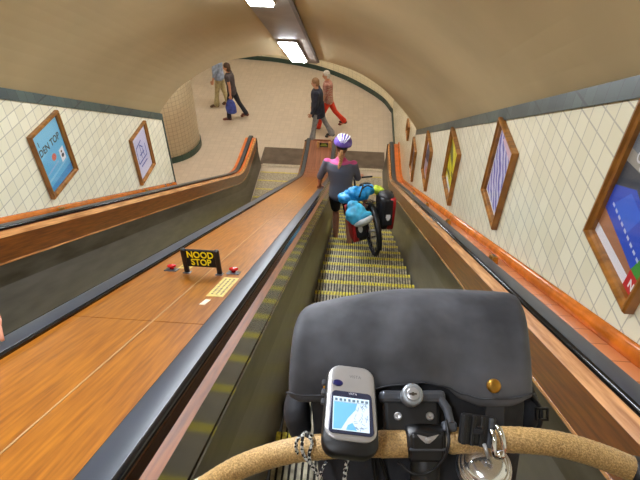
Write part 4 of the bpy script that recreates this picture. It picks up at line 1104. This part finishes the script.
# edge binding seam of the flap
bm = bmesh.new(); pts = []
src = lid.data; 
obx = [HBO+v.co for v in src.vertices]
nrow = 13
for i in range(0, 45):
    pts.append(obx[i*nrow+nrow-2]-Fc*.0022)
add_tube(bm, pts, .0011, 6); wobj('stitched_hem', bm, FM((48,50,56), .7), bag)
ms = Matrix.Translation(K(494,386,.664))@CB.to_4x4()@Matrix.Rotation(-.15,4,'X')
bm = bmesh.new(); add_lathe(bm, [(.0086,-.004),(.009,0),(.0082,.0022),(.005,.0034),(.0001,.0036)], ms, 28); wobj('brass_stud', bm, M['brass'], bag)
bm = bmesh.new(); msl = Matrix.Translation(K(330,388,.66))@CB.to_4x4(); add_lathe(bm, [(.0086,-.004),(.009,0),(.0082,.0022),(.005,.0034),(.0001,.0036)], msl, 28); wobj('brass_stud', bm, M['brass'], bag)
bm = bmesh.new(); mq = Matrix.Translation(K(495,420,.672))@CB.to_4x4(); add_box(bm, (-.012,-.05,-.003), (.012,.03,.001), .001, mtx=mq); wobj('closure_strap', bm, FM((52,53,58), .7), bag, False)
def pocket(x, y, d, s):
    t = [(K(x,y,d),(.03,.045,.04))]
    b_ = bmesh.new()
    add_ell(b_, K(x,y,d), (.020,.034,.036), mtx=CB, u=18, v=12); add_ell(b_, K(x-s*3,y+16,d), (.018,.022,.03), mtx=CB); add_ell(b_, K(x+s*2,y-14,d), (.012,.016,.02), mtx=CB)
    o = wobj('side_pocket', b_, M['bag_dark'], bag); remesh(o, .005, 4); return o
pocket(297,410,.76,-1); pocket(524,406,.77,1)
bm = bmesh.new(); mb = Matrix.Translation(K(541,414,.72))@CB.to_4x4()
add_box(bm, (-.008,-.009,-.002), (.010,-.006,.003), .001, mtx=mb); add_box(bm, (-.008,.006,-.002), (.010,.009,.003), .001, mtx=mb); add_box(bm, (-.008,-.009,-.002), (-.005,.009,.003), .001, mtx=mb); add_box(bm, (.007,-.009,-.002), (.010,.009,.003), .001, mtx=mb); add_box(bm, (-.003,-.009,-.002), (-.001,.009,.003), .001, mtx=mb)
wobj('buckle', bm, M['black'], bag, False)
cable([K(532,398,.74),K(540,408,.725),K(540,424,.725),K(530,440,.74)], .003, M['black_soft'], 'buckle_strap', bag)

# satellite navigation receiver on the bar
go = K(351,408,.605)
gps = empty('gps_receiver', go); tag(gps, 'silver handheld gps receiver with a lit blue map screen, strapped to the handlebar', 'gps')
GM = Matrix.Translation(go)@CB.to_4x4()@Matrix.Rotation(-.075,4,'Z')@Matrix.Rotation(-.80,4,'X')@Matrix.Rotation(.10,4,'Y')@Matrix.Diagonal((1.06,1.04,.62,1))
def rrect(hw, hh_, r, n=6, tw=0):
    out = []
    for cx_, cy_, a0 in ((hw-r,hh_-r,0),(-hw+r,hh_-r,PI/2),(-hw+r,-hh_+r,PI),(hw-r,-hh_+r,1.5*PI)):
        for i in range(n+1):
            a = a0+PI/2*i/n; x, y = cx_+r*math.cos(a), cy_+r*math.sin(a); out.append((x*(1-tw*(y/hh_)), y))
    return out
def stack(bm, layers, mtx, mi=0):
    R_ = [[bm.verts.new(mtx@Vector((x,y+yo,z))) for x, y in rrect(hw, hh_, r, tw=tw)] for hw, hh_, r, z, tw, yo in layers]
    n = len(R_[0])
    for a_, b_ in zip(R_, R_[1:]):
        for i in range(n): bm.faces.new((a_[i], a_[(i+1)%n], b_[(i+1)%n], b_[i]))
    bm.faces.new(R_[0][::-1]); bm.faces.new(R_[-1])
bm = bmesh.new(); stack(bm, [(.024,.048,.014,-.032,.03,0),(.028,.052,.016,-.026,.04,0),(.0295,.0535,.017,-.012,.05,0),(.0295,.0535,.017,-.004,.05,0),(.028,.052,.017,.001,.05,0)], GM); wobj('rubber_case', bm, M['black'], gps)
bm = bmesh.new(); stack(bm, [(.0275,.0455,.015,.0,.05,.0065),(.0275,.0455,.015,.0022,.05,.0065),(.0262,.0442,.014,.0042,.05,.0065),(.020,.038,.01,.0050,.05,.0065)], GM); fc = wobj('silver_face', bm, M['silver'], gps)
bm = bmesh.new(); stack(bm, [(.0234,.0250,.005,.0040,.05,-.0075),(.0234,.0250,.005,.0062,.05,-.0075),(.0228,.0244,.005,.0066,.05,-.0075)], GM); bz = wobj('screen_bezel', bm, FM((58,62,84), .25, .3), fc, False)
# the lit screen with its map
bm = bmesh.new(); sm_ = [flat('screen_pale', (206,226,240), .3, emit=.3), flat('screen_water', (110,178,226), .3, emit=.3), flat('screen_ink', (96,120,140), .3, emit=.25)]
def sq(x0, y0, x1, y1, mi, z): poly(bm, [GM@Vector((x,y-.0085,z)) for x, y in ((x0,y0),(x1,y0),(x1,y1),(x0,y1))], mi)
sq(-.0205,-.0205,.0195,.0185,0,.0068)
poly(bm, [GM@Vector((x,y-.0085,.0070)) for x, y in ((-.0195,.0120),(-.0195,-.0195),(-.011,-.0190),(-.004,-.006),(.004,.004),(.006,.012))], 1)
poly(bm, [GM@Vector((x,y-.0085,.0070)) for x, y in ((-.006,-.0195),(.006,-.0195),(.001,-.011),(-.004,-.014))], 1)
random.seed(3)
for _ in range(34):
    x = random.uniform(.0,.018); y = random.uniform(-.018,.011); a = random.uniform(0,PI); L = random.uniform(.002,.006)
    if x < .004 and y > -.004: continue
    dx, dy = math.cos(a)*L/2, math.sin(a)*L/2; nx_, ny_ = -math.sin(a)*.00022, math.cos(a)*.00022
    poly(bm, [GM@Vector((px,py-.0085,.0072)) for px, py in ((x-dx-nx_,y-dy-ny_),(x+dx-nx_,y+dy-ny_),(x+dx+nx_,y+dy+ny_),(x-dx+nx_,y-dy+ny_))], 2)
for k in range(8):
    x = -.0185+k*.0048; sq(x,.0135,x+random.uniform(.0022,.0036),.0165,2,.0072)
sq(-.0195,.0123,.0185,.0127,2,.0072)
wobj('screen', bm, sm_, bz, False)
bm = bmesh.new(); add_lathe(bm, [(.0052,.004),(.0052,.0058),(.004,.0068),(.0001,.007)], GM@Matrix.Translation((-.016,.0275,0))@Matrix.Diagonal((1.15,.8,1,1)), 20); wobj('button', bm, M['navy_btn'], fc)
def wtext(name, s, size, m, parent, mtx, **kw):
    o = text_mesh(name, s, size, m, parent, Matrix.Translation(-root_origin(parent))@mtx, **kw); return o
wtext('lettering', 'VISTA', .0052, FM((120,122,128)), fc, GM@Matrix.Translation((.004,.0375,.0052)), depth=.0001)
wtext('lettering', 'VISTA', .0036, FM((210,210,220)), bz, GM@Matrix.Translation((.001,.0150,.0067)), depth=.00005)
bm = bmesh.new()
for k in range(3): add_box(bm, (-.0325,.004+k*.012,-.016), (-.0285,.011+k*.012,-.008), .0012, mtx=GM)
wobj('side_button', bm, M['gunmetal'], gps, False)
bm = bmesh.new(); add_box(bm, (-.016,-.04,-.05), (.016,.006,-.03), .004, mtx=GM); wobj('bar_mount', bm, M['black'], gps, False)
# braided lanyard
braid, nt, b = new_mat('braided_cord')
tc = nt.nodes.new('ShaderNodeTexCoord'); ck = nt.nodes.new('ShaderNodeTexChecker'); ck.inputs['Scale'].default_value = 210; ck.inputs[1].default_value = lin((206,206,200)); ck.inputs[2].default_value = lin((34,38,44))
nt.links.new(tc.outputs['Object'], ck.inputs[0]); nt.links.new(ck.outputs[0], b.inputs['Base Color']); b.inputs['Roughness'].default_value = .8
ly = empty('lanyard', K(305,450,.65)); tag(ly, 'black and white braided cord looped round the bar and hanging from the gps receiver', 'cord')
def braidc(pts, r, name):
    P_ = smoothpts(pts, 8); bm = bmesh.new(); 
    for ph in (0, 2*PI/3, 4*PI/3):
        Q = []
        for i, p in enumerate(P_):
            t_ = (P_[min(i+1,len(P_)-1)]-P_[max(i-1,0)]).normalized(); a_ = t_.cross(Fc).normalized(); b_ = t_.cross(a_)
            th = i*.75+ph; Q.append(p+(a_*math.cos(th)+b_*math.sin(th))*r*.62)
        add_tube(bm, Q, r*.72, 7)
    wobj(name, bm, braid, ly)
braidc([K(306,458,.665),K(297,452,.645),K(297,440,.633),K(305,435,.633),K(312,442,.632),K(309,455,.635),K(313,468,.64),K(322,480,.65),K(326,495,.66)], .0017, 'loop')
braidc([K(313,436,.648),K(305,433,.634),K(302,442,.630),K(304,456,.634),K(316,470,.64),K(322,486,.65)], .0017, 'loop')
braidc([K(346,446,.585),K(348,452,.585),K(347,462,.59),K(345,474,.6),K(344,490,.61)], .0019, 'tail')
braidc([K(326,462,.63),K(322,470,.635),K(318,484,.64)], .0013, 'tail')

# clip mount and bell right of the stem
cm = empty('clip_mount', K(478,431,.615)); tag(cm, 'black plastic clip mount clamped on the bar right of the stem', 'mount')
mc = Matrix.Translation(K(478,431,.618))@CB.to_4x4()@Matrix.Rotation(-.14,4,'Z')@Matrix.Rotation(-.1,4,'X')@Matrix.Scale(1.08,4)
bm = bmesh.new(); add_box(bm, (-.0195,-.0165,-.008), (.0195,.0165,.0005), .003, mtx=mc); wobj('base_plate', bm, M['black'], cm, False)
for x in (-.0155,-.0065,.0035,.0125):
    bm = bmesh.new(); add_box(bm, (x-.002,-.016,.0), (x+.003,.016,.0032), .001, mtx=mc); wobj('rail', bm, M['gunmetal'] if x == .0125 else M['black'], cm, False)
bm = bmesh.new(); add_box(bm, (-.006,-.003,.002), (.005,.003,.0045), .001, mtx=mc); add_box(bm, (-.003,.004,.002), (.003,.006,.0045), .0005, mtx=mc); wobj('latch', bm, M['black_soft'], cm, False)
bm = bmesh.new(); add_tube(bm, [K(484,444,.612), K(489,458,.61)], .0022, 10); o = wobj('screw', bm, M['silver'], cm)
bl = empty('bicycle_bell', K(486,464,.635)); tag(bl, 'chrome bicycle bell under the bar, right of the stem', 'bell')
mbl = Matrix.Translation(K(485,464,.634))@CB.to_4x4()@Matrix.Rotation(-.75,4,'X')@Matrix.Rotation(-.1,4,'Y')
bm = bmesh.new(); add_lathe(bm, [(.0315,-.012),(.0325,-.010),(.0325,-.006),(.0305,-.003),(.0300,-.0035),(.029,.0),(.0265,.0022),(.026,.0018),(.025,.004),(.021,.0075),(.014,.0098),(.006,.011),(.0001,.0112)], mbl, 48); wobj('dome', bm, mat('bright_bell_metal', (226,228,230), .16, metal=.9, noise=.02), bl)
bm = bmesh.new(); add_lathe(bm, [(.0005,-.02),(.031,-.019),(.0335,-.014),(.0335,-.012),(.0005,-.012)], mbl, 40); wobj('bell_base', bm, M['gunmetal'], bl)
bm = bmesh.new()
add_tube(bm, smoothpts([K(490,424,.628),K(498,428,.612),K(503,440,.606),K(503,452,.606),K(497,457,.606),K(494,450,.606),K(494,438,.608),K(491,430,.615)], 5), .0034, 10)
wobj('lever', bm, M['chrome'], bl)
bm = bmesh.new(); add_ell(bm, K(500,455,.604), (.006,.006,.005), mtx=CB); wobj('striker', bm, M['chrome'], bl)

# ------------------------------------------------------------------ view
vs = bpy.context.scene.view_settings
vs.view_transform = 'Standard'; vs.look = 'None'; vs.gamma = 1; vs.exposure = 0; vs.use_curve_mapping = False
w = bpy.data.worlds.new('world'); bpy.context.scene.world = w; w.use_nodes = True
w.node_tree.nodes['Background'].inputs[0].default_value = (.5,.45,.38,1); w.node_tree.nodes['Background'].inputs[1].default_value = .05
